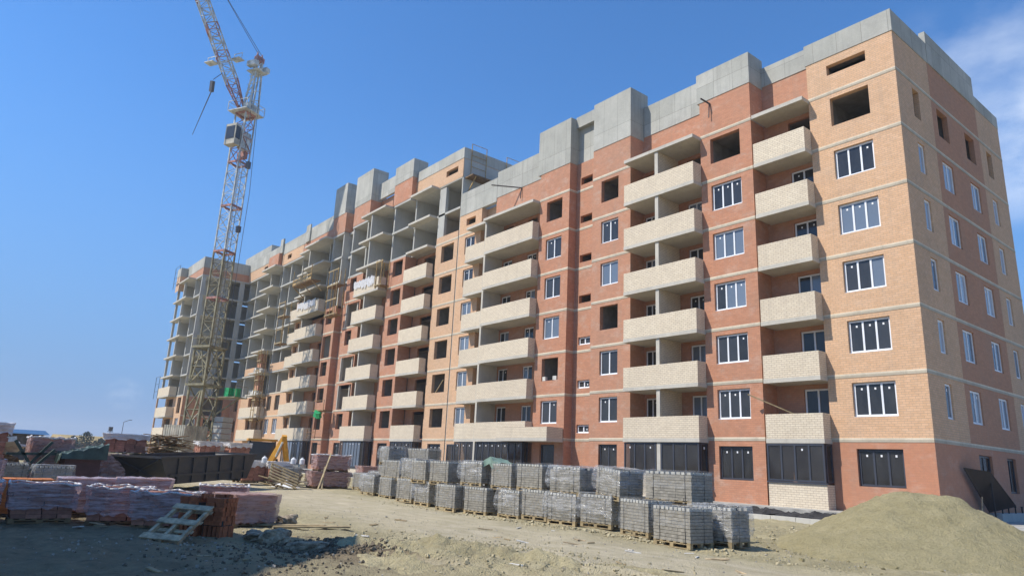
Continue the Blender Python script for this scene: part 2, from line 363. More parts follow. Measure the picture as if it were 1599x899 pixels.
# footway, soil bed and kerb along the wall
def plate(name, x0, x1, y0, y1, z0, z1, mat, nx_=60, ny_=5, amp=0., kind='structure'):
    mb = MB(); xs = np.linspace(x0, x1, nx_); ys = np.linspace(y0, y1, ny_); A, B = np.meshgrid(xs, ys, indexing='ij')
    H = np.full(A.shape, z1)+(amp*fbm(A*2.1, B*2.1, 4)+amp*.5*fbm(A*6., B*6., 3) if amp else 0)
    mb.v = [tuple(p) for p in np.stack([A, B, H], -1).reshape(-1, 3)]
    for i in range(nx_-1):
        for j in range(ny_-1): mb.f.append((i*ny_+j, (i+1)*ny_+j, (i+1)*ny_+j+1, i*ny_+j+1)); mb.m.append(0)
    mb.quad((x0, y0, z0), (x1, y0, z0), (x1, y0, z1), (x0, y0, z1)); mb.quad((x1, y0, z0), (x1, y1, z0), (x1, y1, z1), (x1, y0, z1))
    return tag(mb.obj(name, mat), kind=kind)
plate('pavement', -80, -9.8, 28.9, 31.5, .0, .44, 'pave', 40, 3)
plate('soil_bed', -80, -9.6, 25.1, 28.9, .0, .30, 'soil', 500, 28, .42)
kb = empty('kerb', (-20, 24.9, .1), 'long pale concrete kerb in front of the dark soil bed by the wall', 'kerb')
x = -60.
while x < -9.6:
    mb = MB(); mb.box(x, x+.985, 24.86+random.uniform(-.01, .01), 25.06, .0, .31+random.uniform(-.008, .008)); mb.obj('kerb_stone', 'kerb', kb); x += 1.0

# ------------------------------------------------------------------ apartment building
Zk = [3.45+2.8*k for k in range(10)]
ROOT = Vector((-11.33, 31., .42))
BLD = empty('apartment_building', ROOT, 'long unfinished apartment block of red and tan brick with bare concrete floors', 'building')
class Fr:   # wall frame: u along wall, d depth into the wall, z up
    def __init__(s, y=None, x=None): s.y = y; s.x = x
    def P(s, u, d, z): return (u, s.y+d, z) if s.x is None else (s.x-d, u, z)
def wall(fr, u0, u1, z0, z1, holes, mat, name='brick_wall', rev=.28, ret=(.9, .9), top=True, rmat=None):
    mb = MB(); P = fr.P
    hs = [(max(a, u0), min(b, u1), max(c, z0), min(d, z1)) for a, b, c, d in holes if b > u0 and a < u1 and d > z0 and c < z1]
    us = sorted({u0, u1, *[h[0] for h in hs], *[h[1] for h in hs]}); zs = sorted({z0, z1, *[h[2] for h in hs], *[h[3] for h in hs]})
    for i in range(len(us)-1):
        for j in range(len(zs)-1):
            cu = (us[i]+us[i+1])/2; cz = (zs[j]+zs[j+1])/2
            if any(h[0] < cu < h[1] and h[2] < cz < h[3] for h in hs): continue
            mb.quad(P(us[i], 0, zs[j]), P(us[i+1], 0, zs[j]), P(us[i+1], 0, zs[j+1]), P(us[i], 0, zs[j+1]))
    for a, b, c, d in hs:
        mb.quad(P(a, 0, c), P(a, rev, c), P(a, rev, d), P(a, 0, d), 1); mb.quad(P(b, 0, c), P(b, rev, c), P(b, rev, d), P(b, 0, d), 1)
        mb.quad(P(a, 0, c), P(b, 0, c), P(b, rev, c), P(a, rev, c), 1); mb.quad(P(a, 0, d), P(b, 0, d), P(b, rev, d), P(a, rev, d), 1)
    if ret[0]: mb.quad(P(u0, 0, z0), P(u0, ret[0], z0), P(u0, ret[0], z1), P(u0, 0, z1))
    if ret[1]: mb.quad(P(u1, 0, z0), P(u1, ret[1], z0), P(u1, ret[1], z1), P(u1, 0, z1))
    if top: mb.quad(P(u0, 0, z1), P(u1, 0, z1), P(u1, max(ret+(.3,)), z1), P(u0, max(ret+(.3,)), z1))
    return mb.obj(name, [mat, rmat or mat], BLD)
def fbox(mb, fr, u0, u1, d0, d1, z0, z1, mi=0):
    a = fr.P(u0, d0, z0); b = fr.P(u1, d1, z1); mb.box(a[0], b[0], a[1], b[1], a[2], b[2], mi)
def room(fr, a, b, c, d, depth=3.6, mat='room'):
    mb = MB(); P = fr.P; e = .25; d0 = .285; u0, u1 = a-e, b+e; z0 = c-.75 if d-c > 1 else c-.1; z1 = d+.25
    q = lambda *p: mb.quad(*[P(*t) for t in p])
    q((u0, depth, z0), (u1, depth, z0), (u1, depth, z1), (u0, depth, z1)); q((u0, d0, z0), (u0, depth, z0), (u0, depth, z1), (u0, d0, z1))
    q((u1, d0, z0), (u1, depth, z0), (u1, depth, z1), (u1, d0, z1)); q((u0, d0, z0), (u1, d0, z0), (u1, depth, z0), (u0, depth, z0)); q((u0, d0, z1), (u1, d0, z1), (u1, depth, z1), (u0, depth, z1))
    mb.obj('room', mat, BLD)
_wc = {}
def win_mesh(w, h, n, fm, side):
    key = (round(w, 2), round(h, 2), n, fm, side)
    if key in _wc: return _wc[key]
    t = .082; mb = MB(); d0, d1 = 0, .07
    def bx(u0, u1, z0, z1, a=d0, b=d1):
        if side: mb.box(-a, -b, u0, u1, z0, z1)
        else: mb.box(u0, u1, a, b, z0, z1)
    bx(0, t, 0, h); bx(w-t, w, 0, h); bx(t, w-t, 0, t); bx(t, w-t, h-t, h)
    pw = (w-2*t-(n-1)*t)/n; pos = []
    for i in range(n):
        u = t+i*(pw+t); pos.append(u)
        if i < n-1: bx(u+pw, u+pw+t, t, h-t)
    me = mb.mesh('window', [fm])
    pb = MB()
    if side: pb.box(-.03, -.045, 0, pw, 0, h-2*t)
    else: pb.box(0, pw, .03, .045, 0, h-2*t)
    sb = MB()
    if side: sb.box(-.024, -.028, 0, .1, 0, .12)
    else: sb.box(0, .075, .024, .028, 0, .09)
    pm = {g_: pb.mesh('pane', [g_]) for g_ in ('glass', 'film', 'shopglass', 'pale')}; sm = sb.mesh('sticker', ['sticker'])
    sill = MB()
    if side: sill.box(.04, -.11, -.02, w+.02, -.03, -.002)
    else: sill.box(-.02, w+.02, -.11, .04, -.03, -.002)
    _wc[key] = (me, pm, sm, pos, pw, t, sill.mesh('sill', [fm])); return _wc[key]
def window(fr, a, b, c, d, n, fm='white', gm='glass', dep=.12, stick=.55, sill=True, name='window'):
    side = fr.x is not None; a, b = min(a, b), max(a, b); g_ = .015
    me, pm, sm, pos, pw, t, sl_ = win_mesh(b-a-2*g_, d-c-2*g_, n, fm, side)
    P = Vector(fr.P(a+g_, dep, c+g_)); o = link(name, me, BLD, loc=P-ROOT)
    for u in pos:
        p = link('pane', pm[gm if (isinstance(gm, str)) else random.choice(gm)], o, loc=(0, u, t) if side else (u, 0, t))
        if random.random() < stick: link('sticker', sm, o, loc=(0, u+pw*.5, (d-c)-.34) if side else (u+pw*.45, 0, (d-c)-.34))
    if sill and c > 1.9: link('sill', sl_, o, loc=(0, 0, 0))
    return o
def band(fr, u0, u1, zc, ret=(0, 0), proud=.014, h0=.11, h1=.065):
    mb = MB()
    for za, zb, mi in ((zc-h0, zc, 0), (zc+.001, zc+h1, 1)):
        pr = proud if mi == 0 else proud-.006
        fbox(mb, fr, u0-(pr if ret[0] else -.002), u1+(pr if ret[1] else -.002), -pr, .05, za, zb, mi)
        if ret[1]: fbox(mb, fr, u1-.05, u1+pr, .051, ret[1], za, zb, mi)
        if ret[0]: fbox(mb, fr, u0-pr, u0+.05, .051, ret[0], za, zb, mi)
    mb.obj('floor_band', ['band', 'mortar'], BLD)
def balcony(xl, xr, yf, yr, zc, par='cream', h=1.13, ends=(1, 1), slab=True, th=.2, yw=None, sheet=False):
    yw = yw or yr
    mb = MB(); mb.box(xl, xr, yf, yr, zc-th, zc); s = mb.obj('balcony', 'soffit', BLD)
    if par:
        mb = MB(); t = .12; e = .012
        mb.box(xl+e, xr-e, yf+e, yf+t, zc+.002, zc+h)
        if ends[0]: mb.box(xl+e, xl+t, yf+t+.001, yw-.02, zc+.002, zc+h)
        if ends[1]: mb.box(xr-t, xr-e, yf+t+.001, yw-.02, zc+.002, zc+h)
        mb.obj('parapet', par, s)
    return s
def slabbox(x0, x1, y0, y1, z0, z1, mat='frame', name='floor_slab'):
    mb = MB(); mb.box(x0, x1, y0, y1, z0, z1); return mb.obj(name, mat, BLD)
GH = .42          # ground level at the wall
def sill(k): return Zk[k]+.97
def head(k): return Zk[k]+2.46
YT, YR, YW, YS = 31., 30.5, 31.75, 31.2
T = Fr(y=YT); RD = Fr(y=YR); RC = Fr(y=YW); ST = Fr(y=YS); SD = Fr(x=-11.33)
ATT = 22.2
# ---- section A, corner strip (tan)
U0, U1 = -15.53, -11.33
hol = [(-14.45, -12.6, sill(k), head(k)) for k in range(6)]+[(-14.5, -12.6, 21.2, 21.75)]
wall(T, U0, U1, Zk[0], ATT, hol, 'tan', ret=(.9, 0), rmat='tan')
wall(T, U0, U1, GH-.3, Zk[0]-.002, [(-14.46, -12.55, 1.5, 3.06)], 'painted', ret=(.9, 0))
for k in range(6):
    if k < 5: window(T, -14.45, -12.6, sill(k), head(k), 3, gm=['film', 'glass', 'glass', 'glass', 'film'] if k == 2 else ('film' if k == 3 else 'glass'), stick=.8)
    else: room(T, *hol[k])
room(T, *hol[6], depth=2)
window(T, -14.46, -12.55, 1.5, 3.06, 3, 'darkframe', 'shopglass', stick=1)
for k in range(7): band(T, U0, U1, Zk[k], ret=(0, 0))
slabbox(U0-.05, U1+.03, YT-.03, YT+.2, ATT, 23.35, 'conc', 'concrete_parapet')
# ---- right end facade
hs = []
for k in range(6):
    for (a, b, n) in ((32.7, 33.45, 1), (35.55, 36.93, 2), (39.25, 40.58, 2), (42.47, 43.32, 1)):
        hs.append((a, b, sill(k)-.02, head(k), n, k))
H4 = [h[:4] for h in hs]
wall(SD, YT, 34.95, Zk[0], ATT, H4, 'tan', ret=(0, 0), rev=.25)
wall(SD, 34.952, 41.5, Zk[0], ATT, H4, 'brown', ret=(0, 0), rev=.25)
wall(SD, 41.502, 45.2, Zk[0], ATT, H4, 'tan', ret=(0, 4), rev=.25)
gh = [(35.73, 37.35, 1.45, 3.06), (39.35, 40.55, 1.45, 3.06)]
wall(SD, YT, 45.2, GH-.3, Zk[0]-.002, gh, 'painted', ret=(0, 4), rev=.25)
for h in gh: window(SD, *h, 2, 'darkframe', 'shopglass', dep=.1, stick=.4)
for a, b, c, d, n, k in hs:
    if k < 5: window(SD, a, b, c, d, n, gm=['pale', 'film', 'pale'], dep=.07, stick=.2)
    else: room(SD, a, b, c, d, depth=.9 if b < 34 else 3)
for k in range(7):
    band(SD, YT+.02, 45.2, Zk[k], proud=.016)
slabbox(-11.53, -11.30, YT+.201, 35.0, ATT, 23.34, 'conc', 'concrete_parapet')
slabbox(-11.56, -11.28, 35.001, 41.4, ATT, 24.0, 'conc', 'concrete_parapet')
slabbox(-11.54, -11.31, 41.401, 45.2, ATT, 22.95, 'conc', 'concrete_parapet')
# ---- recess wall helper
def recess(xl, xr, ks, doors, mat='red', top=ATT, zlo=GH-.3, rr=YW, fr=None, door_win=True, glassy=('glass', 'glass', 'film'), attic=None):
    fr = fr or Fr(y=rr); hh = []
    for k in ks:
        for a, b, n in doors: hh.append((a, b, Zk[k]+.1, Zk[k]+2.4, n, k))
    wall(fr, xl+.003, xr-.003, zlo, top, [h[:4] for h in hh]+(attic or []), mat, ret=(0, 0), rev=.2)
    for a, b, c, d, n, k in hh:
        if door_win and k < 5 + (1 if door_win == 2 else 0): window(fr, a, b, c, d, n, gm=list(glassy), dep=.08, stick=.35, sill=False, name='balcony_door')
        else: room(fr, a, b, c, d, depth=2.5)
# ---- recess 1
recess(-18.5, -15.53, range(6), [(-17.1, -15.75, 2)], top=22.55)
for k in range(6): balcony(-18.33, -15.50, 30.3, YW-.01, Zk[k], yw=30.99)
balcony(-18.33, -15.50, 30.3, YW-.01, Zk[6], par=None)
slabbox(-18.48, -15.58, YW-.04, YW+.25, 22.55, 23.7, 'conc', 'concrete_parapet')
def bay(xl, xr, yf, z0, z1, n, yb, par=True, side=True, gm='shopglass'):
    fr = Fr(y=yf); window(fr, xl, xr-.03, z0, z1, n, 'darkframe', gm, dep=.0, stick=.6, sill=False, name='glazed_bay')
    if side: window(Fr(x=xr), yf+.09, yb, z0, z1, 1, 'darkframe', 'shopglass', dep=.02, stick=.5, sill=False, name='glazed_bay')
    mb = MB(); mb.box(xl-.02, xr+.03, yf-.04, yf+.09, z0-.07, z0-.001); mb.obj('bay_sill', 'darkframe', BLD)
    if par:
        mb = MB(); mb.box(xl+.02, xr-.02, yf+.02, yf+.14, GH-.2, z0-.072); mb.box(xr-.14, xr-.02, yf+.141, yb, GH-.2, z0-.072); mb.obj('bay_parapet', 'cream', BLD)
    mb = MB(); mb.box(xl+.1, xr-.1, yf+1.2, yf+1.24, GH, z1); mb.obj('room', 'room', BLD) if False else None
bay(-18.33, -15.50, 30.3, 1.55, Zk[0]-.205, 4, 30.98)
# ---- red strip 3
U0, U1 = -21.72, -18.5
hol = [(-21.07, -19.2, sill(k), head(k)) for k in range(6)]
wall(RD, U0, U1, GH-.3, 22.4, hol+[(-21.07, -19.19, 1.5, 3.1)], 'red', ret=(1.25, 1.25))
for k in range(6):
    if k < 5: window(RD, *hol[k], 3, gm='film' if k == 3 else ['glass', 'glass', 'film'] if k == 2 else 'glass', stick=.7)
    else: room(RD, *hol[k])
window(RD, -21.07, -19.19, 1.5, 3.1, 3, 'darkframe', 'shopglass', stick=1)
for k in range(7): band(RD, U0, U1, Zk[k] if k else Zk[0]+.02, ret=(0, 1.24))
slabbox(U0-.16, U1+.03, YR-.03, YW+.1, 22.4, 24.25, 'conc', 'concrete_block')
# ---- double loggia
recess(-26.95, -21.72, range(6), [(-23.6, -22.45, 2), (-26.85, -25.9, 2)], top=22.55)
for k in range(6): balcony(-26.80, -21.68, 29.72, YW-.01, Zk[k], yw=30.48)
balcony(-26.80, -21.68, 29.72, YW-.01, Zk[6], par=None)
for k in range(7):
    mb = MB(); z0 = Zk[k-1]+.003 if k else GH; mb.box(-24.45, -24.23, 29.86, YW-.02, z0, Zk[k]-.203); mb.obj('balcony_divider', 'cream', BLD)
    mb = MB(); mb.box(-24.46, -24.22, 29.80, 29.858, z0, Zk[k]-.203); mb.obj('divider_post', 'soffit', BLD)
slabbox(-26.9, -21.9, YW-.04, YW+.25, 22.55, 24.68, 'conc', 'concrete_parapet')
bay(-24.20, -21.72, 29.8, 1.7, Zk[0]-.205, 3, 30.48)
bay(-26.78, -24.47, 29.8, 1.7, Zk[0]-.205, 3, 30.48, side=False)
# ---- red strip 2
U0, U1 = -30.2, -26.95
hol = [(-29.44, -27.95, sill(k), head(k)) for k in range(6)]
wall(RD, U0, U1, GH-.3, 22.3, hol+[(-29.43, -27.95, 1.3, 3.15)], 'red', ret=(.7, 1.25))
for k in range(6):
    if k in (0, 1, 3, 4): window(RD, *hol[k], 2, gm='film' if k == 3 else 'glass', stick=.4)
    else: room(RD, *hol[k])
window(RD, -29.43, -27.95, 1.3, 3.15, 2, 'darkframe', 'shopglass', stick=1)
for k in range(7): band(RD, U0, U1, Zk[k], ret=(.69, 1.24))
slabbox(U0+.02, U1+.03, YR-.03, YW+.4, 22.3, 25.72, 'conc', 'concrete_block')
# ---- stair recess
U0, U1 = -32.46, -30.2
hol = [(-32.05, -30.95, Zk[k]+.4, Zk[k]+.92) for k in range(7)]
wall(ST, U0+.002, U1-.002, GH-.3, 22.3, hol, 'red', ret=(0, 0))
for k in range(7):
    if k < 3: window(ST, *hol[k], 2, stick=.2)
    else: room(ST, *hol[k], depth=1.5)
for k in range(7): band(ST, U0, U1, Zk[k])
slabbox(U0+.01, U1-.01, YS+.15, YS+.35, 22.3, 25.0, 'conc', 'concrete_parapet')
slabbox(U0+.005, U1-.005, YS-.2, YS+.5, 25.001, 25.85, 'conc', 'concrete_parapet')
# ---- red strip S
U0, U1 = -35.5, -32.46
hol = [(-34.76, -33.16, sill(k), head(k)) for k in range(6)]
wall(RD, U0, U1, GH-.3, 22.25, hol+[(-34.7, -33.3, 1.0, 3.12)], 'red', ret=(1.25, .7))
for k in range(6):
    if k in (0, 2, 3, 4): window(RD, *hol[k], 2, gm='film' if k in (2,) else 'glass', stick=.4)
    else: room(RD, *hol[k])
window(RD, -34.7, -33.3, 1.0, 3.12, 1, 'darkframe', 'shopglass', stick=0, name='entrance_door')
for k in range(7): band(RD, U0, U1, Zk[k], ret=(1.24, .69))
slabbox(U0-.3, U1+.03, YR-.03, YW+.3, 22.25, 25.7, 'conc', 'concrete_block')
# ---- long loggia
recess(-41.45, -35.5, range(6), [(-41.2, -40.05, 2), (-38.3, -37.2, 2)], top=Zk[6]-.21)
wall(Fr(y=31.02), -41.45, -35.52, Zk[6]+.002, 22.3, [], 'red', ret=(0, 0))
for k in range(6): balcony(-41.2, -35.5, 29.85, YW-.01, Zk[k], yw=30.48, ends=(1, 1))
balcony(-41.5, -35.55, 29.85, YW-.01, Zk[6], par=None)
slabbox(-41.41, -35.82, 30.99, 31.3, 22.3, 24.5, 'conc', 'concrete_parapet')
for k in range(7):
    mb = MB(); z0 = Zk[k-1]+.003 if k else GH; mb.box(-41.48, -41.28, 30.05, YW+.2, z0, Zk[k]-.203); mb.obj('balcony_divider', 'soffit', BLD)
# tan strip beside the joint with its small balconies
U0, U1 = -46.48, -43.35
hol = [(-45.57, -44.14, sill(k), head(k)) for k in range(6)]
wall(T, U0, U1, GH-.3, 22.0, hol+[(-45.5, -44.2, 20.95, 21.55)], 'tan', ret=(0, .8))
room(T, -45.5, -44.2, 20.95, 21.55, depth=2)
for k in range(6): window(T, *hol[k], 2, gm='film' if k < 4 else 'glass', stick=.2)
for k in range(7): band(T, U0, U1, Zk[k])
recess(-43.35, -41.48, range(6), [(-43.2, -42.3, 1)], top=22.0, mat='tan', rr=31.6, glassy=('glass',))
for k in range(6): balcony(-44.25, -41.21, 30.2, 31.59, Zk[k]+.002, yw=30.98, ends=(1, 0))
balcony(-44.25, -41.51, 30.2, 31.59, Zk[6]+.002, par=None)
slabbox(U0+.02, -41.42, YT-.03, YT+.3, 22.0, 24.05, 'conc', 'concrete_parapet')
# entrance canopy with brick front and glazing below the long loggia
mb = MB(); mb.box(-37.6, -32.50, 29.1, 30.48, Zk[0]-.2, Zk[0]); cn = mb.obj('canopy', 'soffit', BLD)
mb = MB(); mb.box(-37.6, -32.51, 29.11, 29.23, Zk[0]+.002, Zk[0]+.68); mb.box(-32.63, -32.51, 29.231, 30.47, Zk[0]+.002, Zk[0]+.68); mb.obj('parapet', 'cream', cn)
bay(-40.95, -35.8, 29.95, .75, Zk[0]-.205, 7, 30.48, par=True)
bay(-44.2, -41.0, 30.25, .75, Zk[0]-.205, 4, 30.9, par=True, side=False)
window(T, -46.2, -44.6, .9, 3.1, 2, 'darkframe', 'shopglass', dep=-.075, stick=.4, sill=False)
# roof deck and rear wall closing section A
slabbox(-46.4, -11.6, YW+.26, 45., 22.0, 22.15, 'frame', 'roof_slab')
slabbox(-46.4, -11.6, 44.9, 45.15, GH-.3, 21.99, 'frame', 'rear_wall')
# rain spouts
for (x0, y0, z0, x1, y1, z1) in ((-21.0, 30.47, 22.1, -21.2, 29.9, 22.3), (-38.3, 31.0, 22.25, -40.2, 29.5, 22.6)):
    mb = MB(); mb.tube((x0, y0, z0), (x1, y1, z1), .05); mb.tube((x0, y0-.05, z0), (x0, y0-.12, z0-.9), .035); mb.obj('rain_spout', 'skipin', BLD)

# ---- section B
slabbox(-46.62, -46.485, 31.05, 44, GH, 27.45, 'frame', 'party_wall')
U0, U1 = -50.0, -46.625
hol = [(-49.1, -47.2, sill(k)-.02, head(k)) for k in range(6)]
wall(T, U0, U1, GH-.3, 20.85, hol+[(-49.1, -47.2, 1.2, 3.1)], 'tan', ret=(.8, .0))
for h in hol: room(T, *h)
window(T, -49.1, -47.2, 1.2, 3.1, 3, 'darkframe', 'shopglass', stick=.6)
for k in range(7): band(T, U0, U1, Zk[k]-.03 if k == 6 else Zk[k])
wall(T, U0, U1+.12, 25.75, 27.5, [(-49.17, -47.32, 26.45, 27.0)], 'tan', ret=(.8, 0)); room(T, -49.17, -47.32, 26.45, 27.0, depth=1.5)
wall(Fr(x=U1+.13), 31., 36.5, 25.75, 27.5, [], 'tan', ret=(0, 0))
slabbox(U0-4.2, U1+.16, YT-.03, YT+.25, 27.5, 28.5, 'conc', 'concrete_parapet')
slabbox(U1-.1, U1+.16, YT+.251, 41, 27.5, 28.5, 'conc', 'concrete_parapet')
slabbox(-50.0, -49.0, YT+.02, YT+.3, 20.86, 25.5, 'frame', 'column')
def frame_bay(x0, x1, ks, y0=31.05, y1=41, yb=36.5, parts=(), col=True, t=.2):
    for k in ks:
        slabbox(x0, x1, y0, y1, Zk[k]-t, Zk[k], 'frame')
    za, zb = Zk[ks[0]]+.002, Zk[ks[-1]]-t-.002
    for i in range(len(ks)-1):
        a, b = Zk[ks[i]]+.002, Zk[ks[i+1]]-t-.002
        slabbox(x0+.02, x1-.02, yb, yb+.15, a, b, 'frame', 'inner_wall')
        for p in parts:
            u, ya, yz = p; slabbox(u-.1, u+.1, ya, yz, a, b, 'frame', 'partition_wall')
ZB = Zk[:]
frame_bay(-50.0, -46.625, [6, 7, 8], y0=31.02, parts=[(-50.0+.12, 31.4, 36.4)])
# loggia 1 of B
recess(-54.35, -50.0, range(6), [(-53.1, -51.2, 1)], top=Zk[6]-.21, door_win=False)
for k in range(6): balcony(-54.2, -50.25, 30.3, YW-.01, Zk[k], yw=30.98)
for k in (6, 7, 8): balcony(-54.0, -50.3, 30.25, 31.04, Zk[k], par=None)
frame_bay(-54.35, -50.002, [6, 7, 8], parts=[(-54.2, 31.1, 36.4)], y0=31.05)
wall(T, -54.35, -50.003, 25.75, 27.5, [], 'tan', ret=(0, 0))
bay(-54.1, -50.4, 30.35, 1.2, Zk[0]-.205, 6, 30.98)
# red strip of B
U0, U1 = -57.5, -54.4
hol = [(-56.65, -54.85, sill(k)-.02, head(k)) for k in range(7)]
wall(RD, U0, U1, GH-.3, Zk[6]-.2, hol+[(-56.6, -54.9, .9, 3.1)], 'red', ret=(1.2, 1.2))
for h in hol[:6]: room(RD, *h)
window(RD, -56.6, -54.9, .9, 3.1, 2, 'darkframe', 'shopglass', stick=.3)
for k in range(6): band(RD, U0, U1, Zk[k], ret=(0, 1.19))
frame_bay(U0, U1, [6, 7, 8], y0=30.52, parts=[(U0+.12, 30.6, 36.4), (U0+1.0, 33, 36.4)])
slabbox(U0+.35, U0+1.1, 30.6, 30.85, Zk[6]+.003, Zk[8]-.2, 'frame', 'column') if False else None
wall(RD, U0-.2, U1+.1, Zk[8]+.003, 28.0, [], 'red', ret=(1.4, 1.4)); slabbox(U0-.25, U1+.13, YR-.03, YW+.3, 28.0, 29.9, 'conc', 'concrete_block')
# loggia 2 of B
recess(-62.8, -57.5, range(6), [(-61.9, -60.9, 1), (-59.5, -58.2, 1)], top=Zk[6]-.21, door_win=False)
for k in range(6): balcony(-62.82, -57.72, 29.65, YW-.01, Zk[k], yw=30.48)
for k in (6, 7, 8): balcony(-62.82, -57.72, 29.65, 31.04, Zk[k], par=None)
for k in range(9):
    mb = MB(); z0 = Zk[k-1]+.003 if k else GH; mb.box(-60.75, -60.55, 29.8, YW-.02 if k < 7 else 34, z0, Zk[k]-.203); mb.obj('balcony_divider', 'soffit' if k < 7 else 'frame', BLD)
frame_bay(-62.8, -57.502, [6, 7, 8], parts=[(-58.6, 33, 36.4)], y0=31.05)
slabbox(-62.75, -57.75, YW-.4, YW-.1, 28.15, 29.95, 'conc', 'concrete_parapet'); wall(RC, -62.7, -57.8, 25.85, 28.14, [(-60.2, -58.6, 26.6, 27.6)], 'red', ret=(0, 0)); room(RC, -60.2, -58.6, 26.6, 27.6, depth=1.5)
bay(-62.6, -57.75, 29.75, .9, Zk[0]-.205, 8, 30.48, gm=['shopglass', 'film', 'film'])
# open strip with half built brick infill
U0, U1 = -66.4, -62.82
open_k = {1: 1, 2: 1, 4: 1}
hol = []
for k in range(6):
    hol.append((-65.9, -63.0, Zk[k]+.1, Zk[k]+2.5) if k in open_k else (-65.6, -64.2, sill(k), head(k)))
wall(RD, U0, U1, GH-.3, Zk[5]+2.55, hol+[(-65.6, -64.2, .9, 3.1)], 'red', ret=(.7, 1.2))
for k, h in enumerate(hol): room(RD, *h, mat='frame' if k in open_k else 'room', depth=2.5)
window(RD, -65.6, -64.2, .9, 3.1, 2, 'darkframe', 'shopglass', stick=.3)
for k in range(6): band(RD, U0, U1, Zk[k], ret=(.69, 0))
for k in open_k:
    mb = MB(); mb.box(-65.9, -65.75, YR-.02, YR+.25, Zk[k]+.1, Zk[k]+2.5); mb.box(-63.9, -63.7, YR+.2, YR+.4, Zk[k]+.1, Zk[k]+2.5); mb.obj('column', 'soffit', BLD)
frame_bay(U0, U1, [6, 7, 8], y0=30.52, parts=[(U0+.12, 30.6, 36.4), (U1-.15, 30.6, 36.4)])
wall(RD, U0, U1+.1, Zk[8]+.003, 28.0, [], 'red', ret=(1.4, 1.4)); slabbox(U0-.05, U1+.12, YR-.03, YW+.5, 28.0, 31.55, 'conc', 'concrete_block')
# stair 2
U0, U1 = -68.5, -66.4
hol = [(-67.9, -67.0, Zk[k]+.3, Zk[k]+1.0) for k in range(6)]
wall(ST, U0+.002, U1-.002, GH-.3, Zk[5]+1.8, hol, 'red', ret=(0, 0))
for h in hol: room(ST, *h, depth=1.2)
for k in range(6): band(ST, U0, U1, Zk[k])
slabbox(U0+.02, U1-.02, YS+.3, YS+.5, Zk[5]+1.81, 29.2, 'frame', 'stair_wall')
for k in (6, 7, 8): slabbox(U0+.02, U1-.02, YS-.02, YS+.29, Zk[k]-.25, Zk[k], 'frame')
for k in (6, 7): slabbox(U0+1.2, U0+1.9, YS+.2, YS+.295, Zk[k]+.3, Zk[k]+.9, 'black', 'opening_shade_panel')  # black slabs painted in for the shade inside stair openings
# red strip C1
U0, U1 = -71.35, -68.5
opn = {1: 0, 3: 1, 5: 1}
hol = [((-71.0, -69.0, Zk[k]+.1, Zk[k]+2.5) if opn.get(k) else (-70.83, -69.3, sill(k), head(k))) for k in range(5)]
wall(RD, U0, U1, GH-.3, Zk[5]+.02, hol+[(-70.8, -69.4, .9, 3.1)], 'red', ret=(1.2, .7))
for k, h in enumerate(hol): room(RD, *h, mat='frame' if opn.get(k) else 'room', depth=2.5)
window(RD, -70.8, -69.4, .9, 3.1, 1, 'darkframe', 'shopglass', stick=0, name='entrance_door')
for k in range(5): band(RD, U0, U1, Zk[k], ret=(0, .69))
frame_bay(U0, U1, [5, 6, 7, 8], y0=30.52, parts=[(U0+.12, 30.6, 36.4), (U1-.15, 30.6, 36.4)])
wall(RD, U0-.3, U1+.1, Zk[8]+.003, 28.1, [], 'red', ret=(1.4, 1.4)); slabbox(U0-.45, U1-.3, YR-.03, YW+.5, 28.1, 31.75, 'conc', 'concrete_block')
# ---- section C
recess(-81.0, -71.35, range(5), [(-79.8, -78.6, 1), (-75.2, -73.6, 1)], top=Zk[5]+1.0, door_win=False)
for k in range(6):
    balcony(-77.45, -71.45, 29.7, YW-.01, Zk[k], yw=30.48)
    balcony(-81.1, -77.47, 30.3, YW-.01, Zk[k]+.002, yw=30.98, ends=(1, 0))
for k in (6, 7, 8): balcony(-77.45, -71.45, 29.7, 31.04, Zk[k], par=None); balcony(-80.6, -77.47, 30.4, 31.04, Zk[k]+.002, par=None)
for k in range(9):
    mb = MB(); z0 = Zk[k-1]+.003 if k else GH; mb.box(-77.7, -77.5, 30.5, YW if k < 6 else 35, z0, Zk[k]-.203); mb.obj('balcony_divider', 'frame', BLD)
wall(T, -81.0, -78.6, GH, Zk[5]+2.3, [(-80.6, -79.5, sill(k), head(k)) for k in range(6)], 'tan', ret=(0, .7))
for k in range(6): room(T, -80.6, -79.5, sill(k), head(k), depth=1.5)
frame_bay(-81.0, -71.352, [5, 6, 7, 8], parts=[(-73.6, 31.3, 36.4)], y0=31.05)
bay(-77.3, -71.5, 29.8, .9, Zk[0]-.205, 8, 30.48, gm=['shopglass', 'film'])
wall(T, -81.0, -71.7, Zk[8]+.003, 27.3, [], 'red', ret=(0, 0))
slabbox(-81.0, -71.85, YT-.03, YT+.25, 27.3, 29.0, 'conc', 'concrete_parapet')
U0, U1 = -87.6, -81.0
hol = [(a, b, sill(k)-.3, head(k)) for k in range(2) for a, b in ((-87.1, -85.65), (-84.4, -82.9))]
wall(T, U0, U1, GH-.3, Zk[2]+.02, hol, 'tan', ret=(.5, .0))
for i, h in enumerate(hol):
    if i < 2: window(T, *h, 2, gm='film', stick=0)
    else: window(T, *h, 2, 'woodb', gm='glass', stick=0)
for k in range(3): band(T, U0, U1, Zk[k]-.02 if k == 2 else Zk[k])
frame_bay(U0, U1-.002, [2, 3, 4, 5, 6, 7, 8], parts=[(U0+.12, 31.1, 36.4), (-85.2, 31.3, 36.4), (-82.3, 31.6, 36.4)], y0=31.03)
for k in (3,): wall(T, U0, U1, Zk[k]+.003, Zk[k]+.95, [], 'tan', ret=(0, 0))
